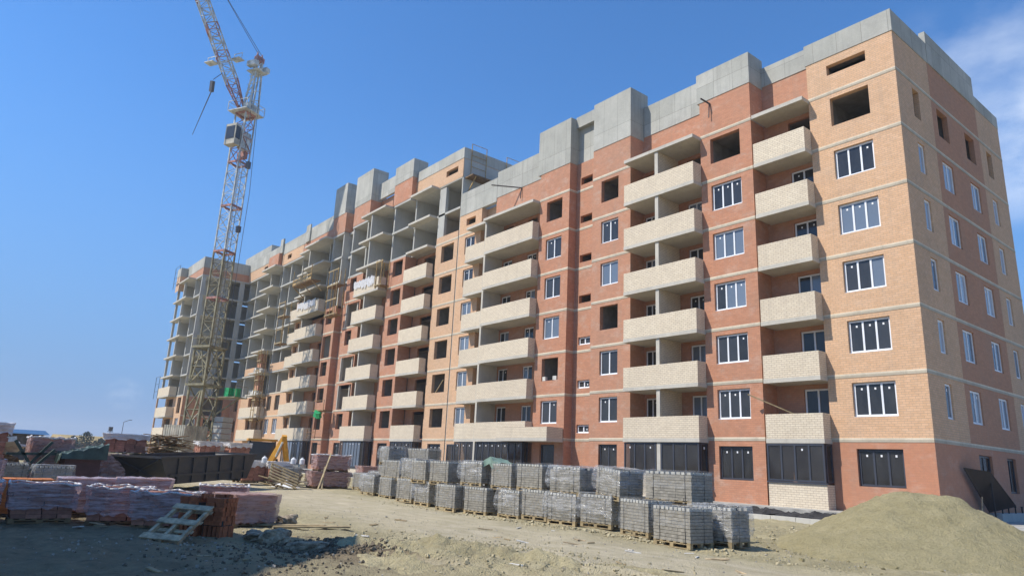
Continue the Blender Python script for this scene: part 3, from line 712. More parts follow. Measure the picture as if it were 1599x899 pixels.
wall(T, U0, U1-.1, Zk[8]+.003, 27.35, [(-86.3, -85.0, 26.4, 27.0)], 'tan', ret=(0, 0)); room(T, -86.3, -85.0, 26.4, 27.0, depth=1.2)
slabbox(U0-.1, U1-.02, YT-.03, YT+.25, 27.35, 28.85, 'conc', 'concrete_parapet')
# loggia L and the bay beside the wing
U0, U1 = -94.3, -87.6
recess(U0, U1, range(2), [(-90.5, -88.6, 1)], top=Zk[2]-.21, door_win=False, mat='tan')
for k in range(2): balcony(-94.2, -87.4, 30.0, YW-.01, Zk[k], yw=30.98)
for k in range(2, 9): balcony(-92.6, -87.7, 30.0, 31.02, Zk[k], par=None)
for k in range(2):
    wall(T, -97., -91.6, Zk[k]+.003, Zk[k+1]-.21, [(-93.9, -92.4, sill(k), head(k))], 'tan', ret=(0, .6)); room(T, -93.9, -92.4, sill(k), head(k), depth=1.2)
wall(T, -101., -87.6, GH-.3, Zk[0]-.21, [], 'tan', ret=(0, 0))
wall(T, -100.99, -97.01, Zk[0]-.205, Zk[2]-.21, [(-99.8, -98.3, sill(0), head(0)), (-99.8, -98.3, sill(1), head(1))], 'brown', ret=(0, 0))
for k in (0, 1): room(T, -99.8, -98.3, sill(k), head(k), depth=1.5)
for k in range(2, 8): slabbox(-103.9, -97.45, 33.2, 33.4, Zk[k]+.002, Zk[k+1]-.202, 'frame', 'inner_wall')
frame_bay(-101., U1-.002, [2, 3, 4, 5, 6, 7, 8], parts=[(-97.3, 31.15, 36.4), (-92.7, 31.4, 36.4), (-90.5, 31.9, 36.4), (-100.8, 31.3, 36.4)], y0=31.03)
slabbox(-99., -94.3, 31.03, 36, Zk[0]-.2, Zk[0], 'frame'); slabbox(-99., -94.3, 31.03, 36, Zk[1]-.2, Zk[1], 'frame'); slabbox(-99., -94.3, 35, 35.2, GH, Zk[2]-.21, 'frame', 'inner_wall')
wall(T, -97., -93., Zk[3]+.003, Zk[3]+.95, [], 'tan', ret=(0, 0))
wall(T, -92.3, -91.0, Zk[3]+.003, Zk[4]-.21, [], 'red', ret=(0, .6)); wall(T, -92.3, -91.0, Zk[2]+.003, Zk[3]-.21, [], 'red', ret=(0, .6))
wall(T, -101., -87.7, Zk[8]+.003, 27.3, [(-94.8, -93.4, 26.4, 27.0)], 'tan', ret=(0, 0)); room(T, -94.8, -93.4, 26.4, 27.0, depth=1.2)
wall(RD, -91.8, -88.2, Zk[8]+.003, 27.6, [], 'red', ret=(.45, .45))
slabbox(-101., -87.72, YT-.03, YT+.25, 27.3, 28.9, 'conc', 'concrete_parapet')
slabbox(-88.9, -87.9, YT-.25, YT-.035, 27.61, 29.6, 'conc', 'concrete_block'); slabbox(-80.4, -79.2, YT-.2, YT-.035, 27.31, 29.5, 'conc', 'concrete_block')
slabbox(-101., -46.7, 41.01, 41.3, GH, 28.0, 'frame', 'rear_wall'); slabbox(-101., -46.7, 31.85, 41., 27.9, 28.05, 'frame', 'roof_slab')
slabbox(-112, -100.5, 33.5, 39, 28.06, 32.2, 'conc', 'lift_house')
# ---- wing D
DX, DY = -101., 24.6
D = Fr(y=DY); DS = Fr(x=DX)
for k in range(2, 9):
    slabbox(-110.3, DX, DY, 31.02, Zk[k]-.2, Zk[k], 'frame')
    if k > 2: balcony(-111.3, -104.3, DY-1.0, DY-.002, Zk[k], par=None)
for k in range(2, 8):
    a, b = Zk[k]+.002, Zk[k+1]-.202
    slabbox(DX-.35, DX-.05, DY+.05, DY+.55, a, b, 'frame', 'column')
    slabbox(DX-.3, DX-.08, 29.9, 30.6, a, b, 'frame', 'column'); slabbox(DX-.3, DX-.08, 27.3, 27.8, a, b, 'frame', 'column')
    slabbox(-110, DX-.4, 28.2, 28.4, a, b, 'frame', 'inner_wall')
    slabbox(-104.6, -104.3, DY+.1, 28.1, a, b, 'frame', 'partition_wall'); slabbox(-107.4, -107.1, DY-.7, DY-.4, a, b, 'frame', 'column'); slabbox(-110.9, -110.6, DY-.7, DY-.4, a, b, 'frame', 'column')
    slabbox(-110.2, -110.0, DY+.2, 28, a, b, 'frame', 'partition_wall')
wall(DS, DY, 31., Zk[8]+.003, 26.9, [], 'red', ret=(0, 0)); wall(D, -110.3, DX, Zk[8]+.003, 26.9, [], 'red', ret=(0, 0), top=False); wall(Fr(y=DY-1.), -111.3, -109.4, 24.6, 26.9, [], 'tan', ret=(0, .98)); slabbox(-111.35, -109.35, DY-1.03, DY-.035, 26.9, 28.2, 'conc', 'concrete_parapet')
slabbox(DX-.22, DX+.03, DY+.25, 31., 26.9, 28.45, 'conc', 'concrete_parapet'); slabbox(-110.4, DX+.03, DY-.03, DY+.249, 26.9, 28.45, 'conc', 'concrete_parapet')
hol = [(27.2, 29.9, Zk[1]+.2, Zk[1]+2.5), (25.2, 26.6, sill(0), head(0)), (27.6, 29.4, sill(0), head(0))]
wall(DS, DY, 31., GH-.3, Zk[2]-.21, hol, 'red', ret=(0, 0), rev=.25); room(DS, *hol[0], depth=2); window(DS, *hol[1], 2, gm='film', stick=0); room(DS, *hol[2], depth=2)
hol = [(-103.6, -101.8, Zk[1]+.3, head(1)), (-103.6, -101.8, sill(0), head(0)), (-109.4, -106, Zk[1]+.3, head(1)), (-109.4, -106, Zk[0]+.3, head(0))]
wall(D, -110.3, DX, GH-.3, Zk[2]-.21, hol, 'tan', ret=(2, 0))
for h in (hol[0], hol[2], hol[3]): room(D, *h, depth=2)
window(D, *hol[1], 2, gm='film', stick=0)
for k in (0, 1, 2): balcony(-111.3, -104.9, DY-1.0, DY-.002, Zk[k], h=1.2)
mb = MB(); mb.box(-111.2, -111.0, DY-1., DY-.8, GH, Zk[2]-.2); mb.box(-108.2, -108, DY-.98, DY-.8, GH, Zk[0]-.2); mb.obj('column', 'tan', BLD)
for k in (0, 1): band(DS, DY+.02, 31, Zk[k])
slabbox(-110.2, -101.3, 30.9, 31.0, GH, Zk[2], 'frame', 'inner_wall')
for k in range(2, 8): slabbox(-104.2, -104.0, 28.402, 36.4, Zk[k]+.002, Zk[k+1]-.202, 'frame', 'inner_wall')
slabbox(-104., -101.002, 31.03, 36.4, Zk[8]-.2, Zk[8], 'frame')

# white plastic left over the top balconies
def drape(label, x0, x1, y, z, seed):
    rr = random.Random(seed); mb = MB(); n = 26
    top = [z+.10+rr.uniform(-.06, .25)*abs(math.sin(i*.9+seed)) for i in range(n)]; bot = [z-.35-rr.uniform(0, .5) for _ in range(n)]
    xs = [x0+(x1-x0)*i/(n-1) for i in range(n)]
    yy = [y-.03-rr.uniform(0, .07) for _ in range(n)]
    for i in range(n-1):
        mb.quad((xs[i], yy[i], bot[i]), (xs[i+1], yy[i+1], bot[i+1]), (xs[i+1], yy[i+1]-.02, top[i+1]), (xs[i], yy[i]-.02, top[i]))
        mb.quad((xs[i], yy[i]-.02, top[i]), (xs[i+1], yy[i+1]-.02, top[i+1]), (xs[i+1], y+.3, top[i+1]-.02), (xs[i], y+.3, top[i]-.02))
        mb.quad((xs[i], y+.3, top[i]-.02), (xs[i+1], y+.3, top[i+1]-.02), (xs[i+1], y+.32, top[i+1]-.5), (xs[i], y+.32, top[i]-.5))
    return tag(mb.obj('plastic_sheet', 'milky'), label, 'plastic sheet', 'plastic sheets draped over top balconies')
drape('white plastic sheet draped over the topmost balcony left of the scaffold poles', -62.7, -58.5, 29.65, Zk[5]+1.13, 1)
drape('white plastic sheet draped over the topmost balcony below the wooden cradle', -77.3, -72.2, 29.7, Zk[5]+1.13, 2)

# ------------------------------------------------------------------ tower crane
CX, CY, CZ = -77.3, 20.7, .26
CR = empty('tower_crane', (CX, CY, CZ), 'tall lattice tower crane with raised white and red boom before the concrete wing', 'crane', rz=R(28))
def cobj(mb, name, mats, parent=CR): 
    if isinstance(mats, str): mats = [mats]
    return link(name, mb.mesh(name, mats), parent)
def lattice(mb, h, z0, z1, n, ct, bt, mi=0, mb_i=0, ring=None, x=0, y=0):
    c = [(x-h, y-h), (x+h, y-h), (x+h, y+h), (x-h, y+h)]
    for px, py in c: mb.box(px-ct/2, px+ct/2, py-ct/2, py+ct/2, z0, z1, mi)
    for f in range(4):
        a, b = c[f], c[(f+1) % 4]; dz = (z1-z0)/n
        for i in range(n):
            p, q = (a, b) if i % 2 == 0 else (b, a); za, zb = z0+i*dz, z0+(i+1)*dz
            mb.beam((*p, za), (*q, zb), bt, bt, mb_i)
            mb.beam((*a, zb-bt/2), (*b, zb-bt/2), bt*.8, bt*.8, mb_i)
        if ring is not None: mb.beam((*a, z1-.1), (*b, z1-.1), .16, .22, ring)
# undercarriage and wide lower tower
mb = MB(); mb.box(-2.4, 2.4, -2.4, -2.0, .0, .5); mb.box(-2.4, 2.4, 2.0, 2.4, .0, .5); mb.box(-2.2, -1.8, -1.99, 1.99, .5, .95); mb.box(1.8, 2.2, -1.99, 1.99, .5, .95)
for sx in (-2, 2):
    for sy in (-2.2, 2.2): mb.tube((sx, sy-.12, .0), (sx, sy+.12, .0), .3, 10)
cobj(mb, 'undercarriage', 'mast')
mb = MB(); lattice(mb, .98, .95, 8.0, 3, .2, .10); mb.beam((-.9, -.98, 1), (.8, -.98, 7.8), .14); mb.beam((.98, -.9, 1), (.98, .8, 6), .13); cobj(mb, 'lower_frame', 'mast')
mb = MB(); lattice(mb, 1.03, 8.25, 12.0, 2, .2, .10); mb.beam((-1., -1.03, 8.3), (0, -1.03, 11.8), .10); mb.beam((1., -1.03, 8.3), (0, -1.03, 11.8), .10); mb.beam((1.03, -1., 8.3), (1.03, 0, 11.8), .10); mb.beam((1.03, 1., 8.3), (1.03, 0, 11.8), .10); cobj(mb, 'climbing_frame', 'mast')
for z, e in ((8.02, 1.3), (12.02, 1.25)):
    mb = MB(); mb.box(-e, e, -e, -e+.35, z, z+.22); mb.box(-e, e, e-.35, e, z, z+.22); mb.box(-e, -e+.35, -e+.351, e-.351, z, z+.22); mb.box(e-.35, e, -e+.351, e-.351, z, z+.22)
    for sx in (-e, e):
        for sy in (-e, 0, e): mb.box(sx-.02, sx+.02, sy-.02, sy+.02, z+.22, z+1.0)
        mb.beam((sx, -e, z+1.0), (sx, e, z+1.0), .04); mb.beam((-e, sx, z+1.0), (e, sx, z+1.0), .04)
    cobj(mb, 'service_platform', 'mast')
# side landing with green boxes, ballast slabs and the pale sheet fence round the base
mb = MB(); mb.box(1.05, 4.6, -.2, 1.6, 6.9, 7.0); mb.beam((1.05, .7, 5.0), (4.4, .7, 6.88), .12); mb.beam((4.55, -.15, 7.0), (4.55, -.15, 8.1), .05); mb.beam((4.55, 1.55, 7.0), (4.55, 1.55, 8.1), .05); mb.beam((4.55, -.15, 8.1), (4.55, 1.55, 8.1), .05); cobj(mb, 'side_landing', 'mast')
for i in range(7):
    mb = MB(); mb.box(1.5+random.uniform(-.04, .04), 2.7+random.uniform(-.05, .05), .6, 2.0, 1.0+i*.58, 1.5+i*.58); cobj(mb, 'ballast_slab', 'frame')
mb = MB()
for f, (ux, uy, wx, wy) in enumerate(((-1.75, -2.6, 1, 0), (1.15, -2.6, 0, 1))):
    for i in range(19):
        u = i*.15; d = .04 if i % 2 else 0
        ax_, ay_ = ux+wx*u, uy+wy*u; o = (0, -d, 0) if f == 0 else (d, 0, 0)
        x1, y1 = ax_+wx*.15, ay_+wy*.15
        if f == 0: mb.box(ax_, x1, ay_-.02-d, ay_-d, .3, 3.9)
        else: mb.box(ax_+d, ax_+d+.02, ay_, y1, .3, 3.9)
cobj(mb, 'sheet_hoarding', 'corr')
z = 12.25
tops = [17.6, 22.9, 28.2, 33.5]
for i, zt in enumerate(tops):
    mb = MB(); lattice(mb, .76, z, zt-.02, 4, .13 if i > 1 else .15, .06, 0, 0, 1); mb.beam((.3, .0, z), (.3, .0, zt), .05); mb.beam((.7, .0, z), (.7, .0, zt), .05)
    for k in range(16): mb.beam((.3, 0, z+.2+k*.32), (.7, 0, z+.2+k*.32), .03)
    cobj(mb, 'mast_section', ['mast' if i < 2 else 'mastw', 'mastr']); z = zt
mb = MB(); lattice(mb, .76, 33.5, 39.6, 4, .14, .07, 0, 1, 1); mb.box(.1, .7, -.65, .6, 35.0, 37.2, 2); mb.box(-.6, .5, .2, .7, 34.2, 35.0, 1); cobj(mb, 'upper_mast', ['mastw', 'mastr', 'mastw'])
mb = MB(); mb.box(-.8, .7, -1.75, -.9, 35.1, 37.6); cab = cobj(mb, 'operator_cab', 'corr')
mb = MB(); mb.box(-.65, .55, -1.78, -1.753, 35.75, 37.3); mb.box(.703, .73, -1.65, -1.0, 35.8, 37.3); cobj(mb, 'cab_window', 'glass', cab)
for o in (CR.children[-1],): pass
mb = MB(); e = 1.4; mb.box(-e, e, -e, e, 39.62, 39.72)
for sx in (-e, e):
    for sy in (-e, 0, e): mb.box(sx-.03, sx+.03, sy-.03, sy+.03, 39.75, 40.8)
    mb.beam((sx, -e, 40.8), (sx, e, 40.8), .05); mb.beam((-e, sx, 40.8), (e, sx, 40.8), .05); mb.beam((sx, -e, 40.3), (sx, e, 40.3), .04)
mb.box(.3, 1.2, -.8, .8, 39.76, 40.6, 1); cobj(mb, 'top_platform', ['mastw', 'mastw'])
mb = MB()
for sx in (.1, 1.1):
    for sy in (-.7, .7): mb.beam((sx, sy, 39.76), (.75 if sx < .5 else 1.0, sy*.5, 46.6), .17, .17, 0)
    for k in range(5): mb.beam((sx, -.7+.1*k, 40.8+k*1.2), (sx, .7-.1*k, 41.6+k*1.2), .08, .08, 0)
for k in range(5): mb.beam((.1+.1*k, -.7+.08*k, 40.8+k*1.2), (1.1, -.7+.08*k, 41.6+k*1.2), .08, .08, 0)
mb.box(-.1, 1.6, -.8, .8, 44.9, 45.0, 0); mb.box(.5, 1.15, -.5, .5, 46.3, 46.9, 1)
for sx in (-.9, .9):
    mb.box(.2, 1.5, sx-.3, sx+.3, 45.3, 45.9, 0); mb.tube((.8, sx*.4, 46.9), (.8, sx*.4, 47.5), .16, 8, 1, .05)
cobj(mb, 'tower_head', ['mastw', 'mastr'])
# boom: foot on the platform, rises up and to the left of the photograph
Rz = Matrix.Rotation(-R(28), 3, 'Z')
bdir = Rz @ Vector((-.256*.43, -.967*.43, .90)); bdir.normalize()
foot = Rz @ Vector((-.1, -.55, 0))+Vector((0, 0, 40.2)); LB = 28.
bu = bdir.cross(Vector((0, 0, 1))).normalized(); bv = bu.cross(bdir)
boom = link('boom', None, CR); boom.empty_display_size = .2
def bp(t, a, b): return foot+bdir*t+bu*a+bv*b
def bsec(t0, t1, n, col, w0=.72, w1=.72):
    mb = MB()
    c = [(-1, -1), (1, -1), (1, 1), (-1, 1)]
    for a, b in c: mb.beam(bp(t0, a*w0, b*w0*.85), bp(t1, a*w1, b*w1*.85), .13, .13, 0)
    for f in range(4):
        a, b = c[f], c[(f+1) % 4]
        for i in range(n):
            s0, s1 = i/n, (i+1)/n; w_0 = w0+(w1-w0)*s0; w_1 = w0+(w1-w0)*s1; p, q = (a, b) if i % 2 else (b, a)
            mb.beam(bp(t0+(t1-t0)*s0, p[0]*w_0, p[1]*w_0*.85), bp(t0+(t1-t0)*s1, q[0]*w_1, q[1]*w_1*.85), .065, .065, 1)
            mb.beam(bp(t0+(t1-t0)*s1, a[0]*w_1, a[1]*w_1*.85), bp(t0+(t1-t0)*s1, b[0]*w_1, b[1]*w_1*.85), .055, .055, 1)
    cobj(mb, 'boom_section', [col, col if col == 'mastr' else 'mastw'], boom)
bsec(0, 3.4, 3, 'mastr', .32, .72); bsec(3.4, 6.2, 3, 'mastw'); bsec(6.2, 7.0, 1, 'mastr'); bsec(7.0, 9.6, 3, 'mastw'); bsec(9.6, 10.6, 1, 'mastr'); bsec(10.6, 14.2, 4, 'mastw'); bsec(14.2, 15.2, 1, 'mastr'); bsec(15.2, 19.6, 5, 'mastw'); bsec(19.6, 23, 4, 'mastr'); bsec(23, LB, 5, 'mastw', .72, .35)
mb = MB()
for t in (9.9, 14.6): mb.hexa([bp(t-.8, -.62, -.60), bp(t-.8, .62, -.60), bp(t-.8, .62, -.5), bp(t-.8, -.62, -.5), bp(t+.6, -.62, -.60), bp(t+.6, .62, -.60), bp(t+.6, .62, -.5), bp(t+.6, -.62, -.5)])
cobj(mb, 'boom_sign', 'mastr', boom)
mb = MB(); pt = bp(6.4, 0, 0); sgn = 1 if (bv.y*1 > 0) else 1
for s in (-1, 1):
    o = bp(6.0, 0, s*1.5); mb.obox(o, (1.3, .9, .08)); mb.obox(o+Vector((0, 0, .8)), (1.3, .06, .06)); mb.obox(o+Vector((.6, 0, .4)), (.05, .05, .8)); mb.obox(o+Vector((-.6, 0, .4)), (.05, .05, .8))
    mb.beam(o, bp(6.0, 0, 0), .1)
cobj(mb, 'boom_cradle', 'mastw', boom)
mb = MB()
for s in (-.35, .35):
    mb.tube(Vector((.8, s, 47.3)), bp(LB-1, s, .3), .035, 5)
    mb.tube(Vector((1.0, s, 46.6)), Vector((1.55, s*2.2, 30)), .03, 5); mb.tube(Vector((1.55, s*2.2, 30)), Vector((1.4, s*2, 12)), .03, 5)
cobj(mb, 'pendant_cable', 'cable')
mb = MB(); mb.box(1.35, 1.75, -.2, .2, 32.6, 33.4); cobj(mb, 'cable_weight', 'cable')
mb = MB(); mb.box(1.3, 1.7, -.2, .2, 25.0, 25.7); cobj(mb, 'cable_weight', 'cable')
hk = bp(3.2, 0, -2.3)
mb = MB(); mb.tube(bp(4.6, 0, -.7), hk+Vector((0, 0, .9)), .04, 5); mb.obox(hk, (.4, .36, 1.25), (.2, .2, 0)); hd = (Rz @ Vector((.0, -.18, -1))).normalized(); mb.tube(hk+Vector((0, 0, -.7)), hk+hd*6.6, .07, 6, 0, .03); cobj(mb, 'hook_block', 'cable')
# green boxes on the landing
gp = Matrix.Rotation(R(28), 3, 'Z')
p = gp @ Vector((3.2, .7, 0)); mb = MB()
for i in range(2): mb.obox((CX+p.x+i*.25, CY+p.y+i*.72-.3, CZ+7.0+.47), (.62, .6, .9), (0, 0, R(28)))
tag(mb.obj('green_container', 'greenp'), 'pair of bright green boxes on the landing beside the crane tower', 'container')

# ------------------------------------------------------------------ paver pallets
pav_me = []
for i in range(3):
    mb = MB(); mb.box(-.0955, .0955, -.0985, .0985, 0, .069); pav_me.append(mb.mesh('paver', ['paver']))
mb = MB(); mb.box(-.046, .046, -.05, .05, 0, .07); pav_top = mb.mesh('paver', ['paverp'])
def pallet_mesh(w, d, mat='wood', h=.14):
    mb = MB(); t = .022
    for i in range(6): x = -w/2+.05+i*(w-.1)/5; mb.box(x-.048, x+.048, -d/2, d/2, h-t, h)
    for y in (-d/2+.05, 0, d/2-.05):
        mb.box(-w/2+.002, w/2-.002, y-.045, y+.045, h-t*2-.001, h-t-.001)
        for x in (-w/2+.06, 0, w/2-.06): mb.box(x-.055, x+.055, y-.044, y+.044, t+.001, h-t*2-.002)
        mb.box(-w/2+.003, w/2-.003, y-.046, y+.046, 0, t)
    return mb.mesh('wooden_base', [mat])
PW, PD = 1.16, .82
pal_me = pallet_mesh(PW, PD)
def film_mesh(w, d, z0, z1, mat, name='stretch_film', wob=.012, top=True, seed=0, n=10, flare=0., bulge=0.):
    rr = random.Random(seed); mb = MB(); pts = []
    per = [(-w/2+w*i/n, -d/2) for i in range(n)]+[(w/2, -d/2+d*i/n) for i in range(n)]+[(w/2-w*i/n, d/2) for i in range(n)]+[(-w/2, d/2-d*i/n) for i in range(n)]
    nz = 6; g = []
    for j in range(nz):
        f = j/(nz-1); row = []
        for x, y in per:
            s = 1+flare*f+rr.uniform(0, wob)/w*2+bulge*math.sin(math.pi*f**.6)*(.6+.4*math.sin(3*x+2*y+seed)); row.append((x*s, y*s, (z0 if j else z0+rr.uniform(-.05, .05)*(wob > .015))+(z1-z0)*f+(rr.uniform(-.01, .02) if j == nz-1 else 0)))
        g.append(row)
    m_ = len(per)
    for j in range(nz-1):
        for i in range(m_): k = (i+1) % m_; mb.quad(g[j][i], g[j][k], g[j+1][k], g[j+1][i])
    if top:
        c = (0, 0, z1+.005); kk = len(mb.v); mb.v += [c]+g[-1]
        for i in range(m_): mb.f.append((kk, kk+1+i, kk+1+(i+1) % m_)); mb.m.append(0)
    me = mb.mesh(name, [mat]); me.polygons.foreach_set('use_smooth', [True]*len(me.polygons)); return me
film_p = [film_mesh(PW+.05, PD+.05, .16+.3*(i == 1), .955, 'wrap', seed=i, wob=.012) for i in range(3)]+[film_mesh(PW+.06, PD+.06, .25, .96, 'shiny', seed=9, wob=.03, n=14, bulge=.17)]
def make_pavers(seed):
    rr = random.Random(seed); root = bpy.data.objects.new('paver_pallet', None); COL.objects.link(root)
    link('wooden_base', pal_me, root)
    mb = MB(); mb.box(-.46, .46, -.30, .30, .142, .90); link('inner_load', mb.mesh('inner_load', ['core']), root)
    nx_, ny_ = 6, 4
    for l_ in range(9):
        z = .142+l_*.0775
        for i in range(nx_):
            for j in range(ny_):
                if 0 < i < nx_-1 and 0 < j < ny_-1: continue
                sh = rr.uniform(-.006, .006)
                link('paver', pav_me[0], root, loc=((i-(nx_-1)/2)*.1925+sh, (j-(ny_-1)/2)*.1985+rr.uniform(-.007, .003), z), rot=(0, 0, rr.uniform(-.008, .008)))
    for i in range(9):
        for j in range(7):
            if 0 < i < 8 and 0 < j < 6: continue
            if rr.random() < .12: continue
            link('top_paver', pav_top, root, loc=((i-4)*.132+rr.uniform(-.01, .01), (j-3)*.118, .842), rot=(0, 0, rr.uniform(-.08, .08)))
    for x in (-.36+rr.uniform(-.08, .04), .38+rr.uniform(-.05, .06)):
        mb = MB(); t = .004; w = .007; yf = PD/2+.0; 
        mb.box(x-w, x+w, -yf+.003, -yf+.007, .1, .925); mb.box(x-w, x+w, yf-.007, yf-.003, .1, .925); mb.box(x-w, x+w, -yf+.003, yf-.003, .926, .930); link('strap', mb.mesh('strap', ['strap']), root)
    y = rr.uniform(-.12, .12)
    mb = MB(); xf = PW/2; mb.box(-xf-.004, -xf+.001, y-.007, y+.007, .1, .925); mb.box(xf-.001, xf+.004, y-.007, y+.007, .1, .925); mb.box(-xf-.004, xf+.004, y-.007, y+.007, .932, .936); link('strap', mb.mesh('strap', ['strap']), root)
    link('stretch_film', film_p[seed % 3], root)
    return root
protos = [make_pavers(i) for i in range(3)]; used_p = [False]*3
def shiny(o):
    for c in o.children:
        if c.name.startswith('stretch_film'): c.data = film_p[3]
def pav(x, y, z, rz, label, group, i, sc=1.):
    i %= 3
    o = protos[i] if not used_p[i] else copy_tree(protos[i]); used_p[i] = True
    o.location = (x, y, z); o.rotation_euler = (0, 0, R(rz)); o.scale = (1, 1, sc)
    return tag(o, label, 'pallet of pavers', group)
ordn = ['first', 'second', 'third', 'fourth', 'fifth', 'sixth', 'seventh', 'eighth', 'ninth', 'tenth', 'eleventh', 'twelfth', 'thirteenth', 'fourteenth']
lowr = [(-10.62, 15.3, 2), (-11.0, 14.35, -4), (-12.65, 14.95, -10), (-14.72, 15.55, 4), (-16.15, 15.50, 6), (-17.25, 15.40, 2), (-18.55, 15.42, -2), (-20.15, 15.20, 5), (-21.65, 14.98, 2), (-23.9, 15.40, -3), (-25.35, 15.45, 2), (-29.05, 16.65, -2), (-30.6, 16.55, 3)]
GP = 'pallets of grey pavers standing along the sandy track'
for i, (x, y, rz) in enumerate(lowr):
    extra = ['grey paver pallet turned sideways in dark shade at the right end of the lower row', 'grey paver pallet under the right end of the upper row, lit front and dark side'][i] if i < 2 else f'grey strapped paver pallet, {ordn[i]} from the right end of the lower row'
    o = pav(x, y, gz(x, y)+.01, rz, extra, GP, i)
    if i in (0, 4): shiny(o)
upr = [(-12.2, 15.75, -6, 1.45), (-14.3, 15.7, -14, 1.08), (-16.05, 15.55, 3, 1.08), (-17.62, 15.46, 4, 1.0), (-19.1, 15.5, -2, 1), (-20.75, 15.4, 4, 1), (-22.6, 15.25, 3, 1), (-24.1, 15.3, -3, 1), (-25.3, 15.55, 2, .9), (-29.0, 16.8, 4, 1.25)]
for i, (x, y, rz, sx) in enumerate(upr):
    zz = gz(x, y)+.945*.93-.02
    o = pav(x, y, zz, rz, ['wide film wrapped paver pallet at the right end of the upper row', 'shiny wrapped paver pallet tilted on two others, second from the right in the upper row'][i] if i < 2 else f'grey paver pallet in the upper row, {ordn[i]} from its right end', 'pallets of grey pavers in the upper row', i+1, .93)
    if i in (1, 2, 5): shiny(o)
    if i == 1: o.rotation_euler = (0, R(3.5), R(rz))
    o.scale = (sx, 1, .93)
for i, (x, y, z, rz, sx, lb) in enumerate([(-31.8, 18.0, 1.47, -6, 1.0, 'grey paver stack rising behind the double pallets, left of the mint cloth'), (-30.3, 19.0, 1.45, 4, 1.5, 'grey paver stack behind the upper row, right of the other rear stack'), (-34.2, 17.9, .12, 5, 1.0, 'low grey paver stack behind the left end of the lower row'), (-33.8, 18.6, .22, 0, 1., 'grey paver stack between the wrapped brick pallets and the lower row'), (-37.4, 15.0, .22, -10, 1.1, 'grey block stack left of the two tier brick pallets'), (-39.6, 15.9, .22, 8, 1.2, 'grey block stack beside the white heap of lime')]):
    o = pav(x, y, z, rz, lb, 'grey paver stacks farther back', i, .93); o.scale = (sx, 1, .93)
    if z > .5:
        b_ = pav(x, y, z-.9, rz, 'grey paver pallet carrying '+('the left rear stack' if i == 0 else 'the right rear stack' if i == 1 else 'the low rear stack'), 'grey paver stacks farther back', i+1, .93); b_.scale = (sx, 1, .93)
# pale green cloth on the pallets
mb = MB(); rr = random.Random(4); n = 9
g_ = [[(-20.6+.16*i, 15.15+.15*j+.04*math.sin(i*2+j), gz(-20, 15)+1.78+.22*math.exp(-((i-4.5)/1.6)**2)*(1-.08*j)+.03*math.sin(i*3+j*2)) for i in range(n)] for j in range(6)]
for j in range(5):
    for i in range(n-1): mb.quad(g_[j][i], g_[j][i+1], g_[j+1][i+1], g_[j+1][i])
for i in range(n-1): mb.quad(g_[0][i], g_[0][i+1], (g_[0][i+1][0], g_[0][i+1][1]-.04, g_[0][i+1][2]-.25), (g_[0][i][0], g_[0][i][1]-.04, g_[0][i][2]-.25))
tag(mb.obj('cloth', 'mint', smooth=True), 'pale green cloth crumpled on top of the grey paver pallets', 'cloth')

# ------------------------------------------------------------------ wrapped brick pallets on the left
mb = MB(); mb.box(-.123, .123, -.058, .058, 0, .085); bm_o = mb.mesh('brick', ['clay']); bm_d = mb.mesh('brick', ['clayd']); bm_b = mb.mesh('brick', ['clayb'])
BW, BD = 1.06, 1.0
pal_b = pallet_mesh(BW, BD, 'woodb', .10)
def make_bricks(seed, wrapm='lilac', brick_me=bm_d, z0=.32, layers=7, open_top=False, ww=4, dd=8):
    rr = random.Random(seed*5+1); root = bpy.data.objects.new('brick_pallet', None); COL.objects.link(root)
    w, d = ww*.258, dd*.123
    link('wooden_base', pal_b, root)
    mb = MB(); mb.box(-w/2+.14, w/2-.14, -d/2+.13, d/2-.13, .102, .10+layers*.089-.02); link('inner_load', mb.mesh('inner_load', ['core']), root)
    for l_ in range(layers):
        z = .102+l_*.089; off = rr.uniform(-.02, .02)
        for i in range(ww):
            for j in range(dd):
                if 0 < i < ww-1 and 0 < j < dd-1 and l_ < layers-1: continue
                if l_ == layers-1 and rr.random() < (.12 if not open_top else .35): continue
                a = (i-(ww-1)/2)*.258+off*(1 if l_ % 2 else -1)+rr.uniform(-.012, .012); b = (j-(dd-1)/2)*.123+rr.uniform(-.01, .01)
                link('brick', brick_me, root, loc=(a, b, z), rot=(0, 0, rr.uniform(-.05, .05)))
    if wrapm: link('stretch_film', film_mesh(w+.07, d+.07, z0, .10+layers*.089+.03, wrapm, wob=.045, seed=seed, n=12, flare=.05, top=not open_top), root)
    if wrapm and open_top:
        mb = MB(); zt = .10+layers*.089+.02; ww_, dd_ = (w+.09)/2*1.05, (d+.09)/2*1.05; P_ = []
        for k in range(8): P_.append((-ww_+2*ww_*k/8, -dd_))
        for k in range(8): P_.append((ww_, -dd_+2*dd_*k/8))
        for k in range(8): P_.append((ww_-2*ww_*k/8, dd_))
        for k in range(8): P_.append((-ww_, dd_-2*dd_*k/8))
        P_ = [(x+rr.uniform(-.02, .02), y+rr.uniform(-.02, .02), zt+rr.uniform(-.045, .03)) for x, y in P_]
        rd_ = [rr.uniform(.012, .034) for _ in P_]
        for k in range(len(P_)): k2 = (k+1) % len(P_); mb.tube(P_[k], P_[k2], rd_[k], 6, 0, rd_[k2])
        me = mb.mesh('rolled_film', ['milky']); me.polygons.foreach_set('use_smooth', [True]*len(me.polygons)); link('rolled_film', me, root)
    return root
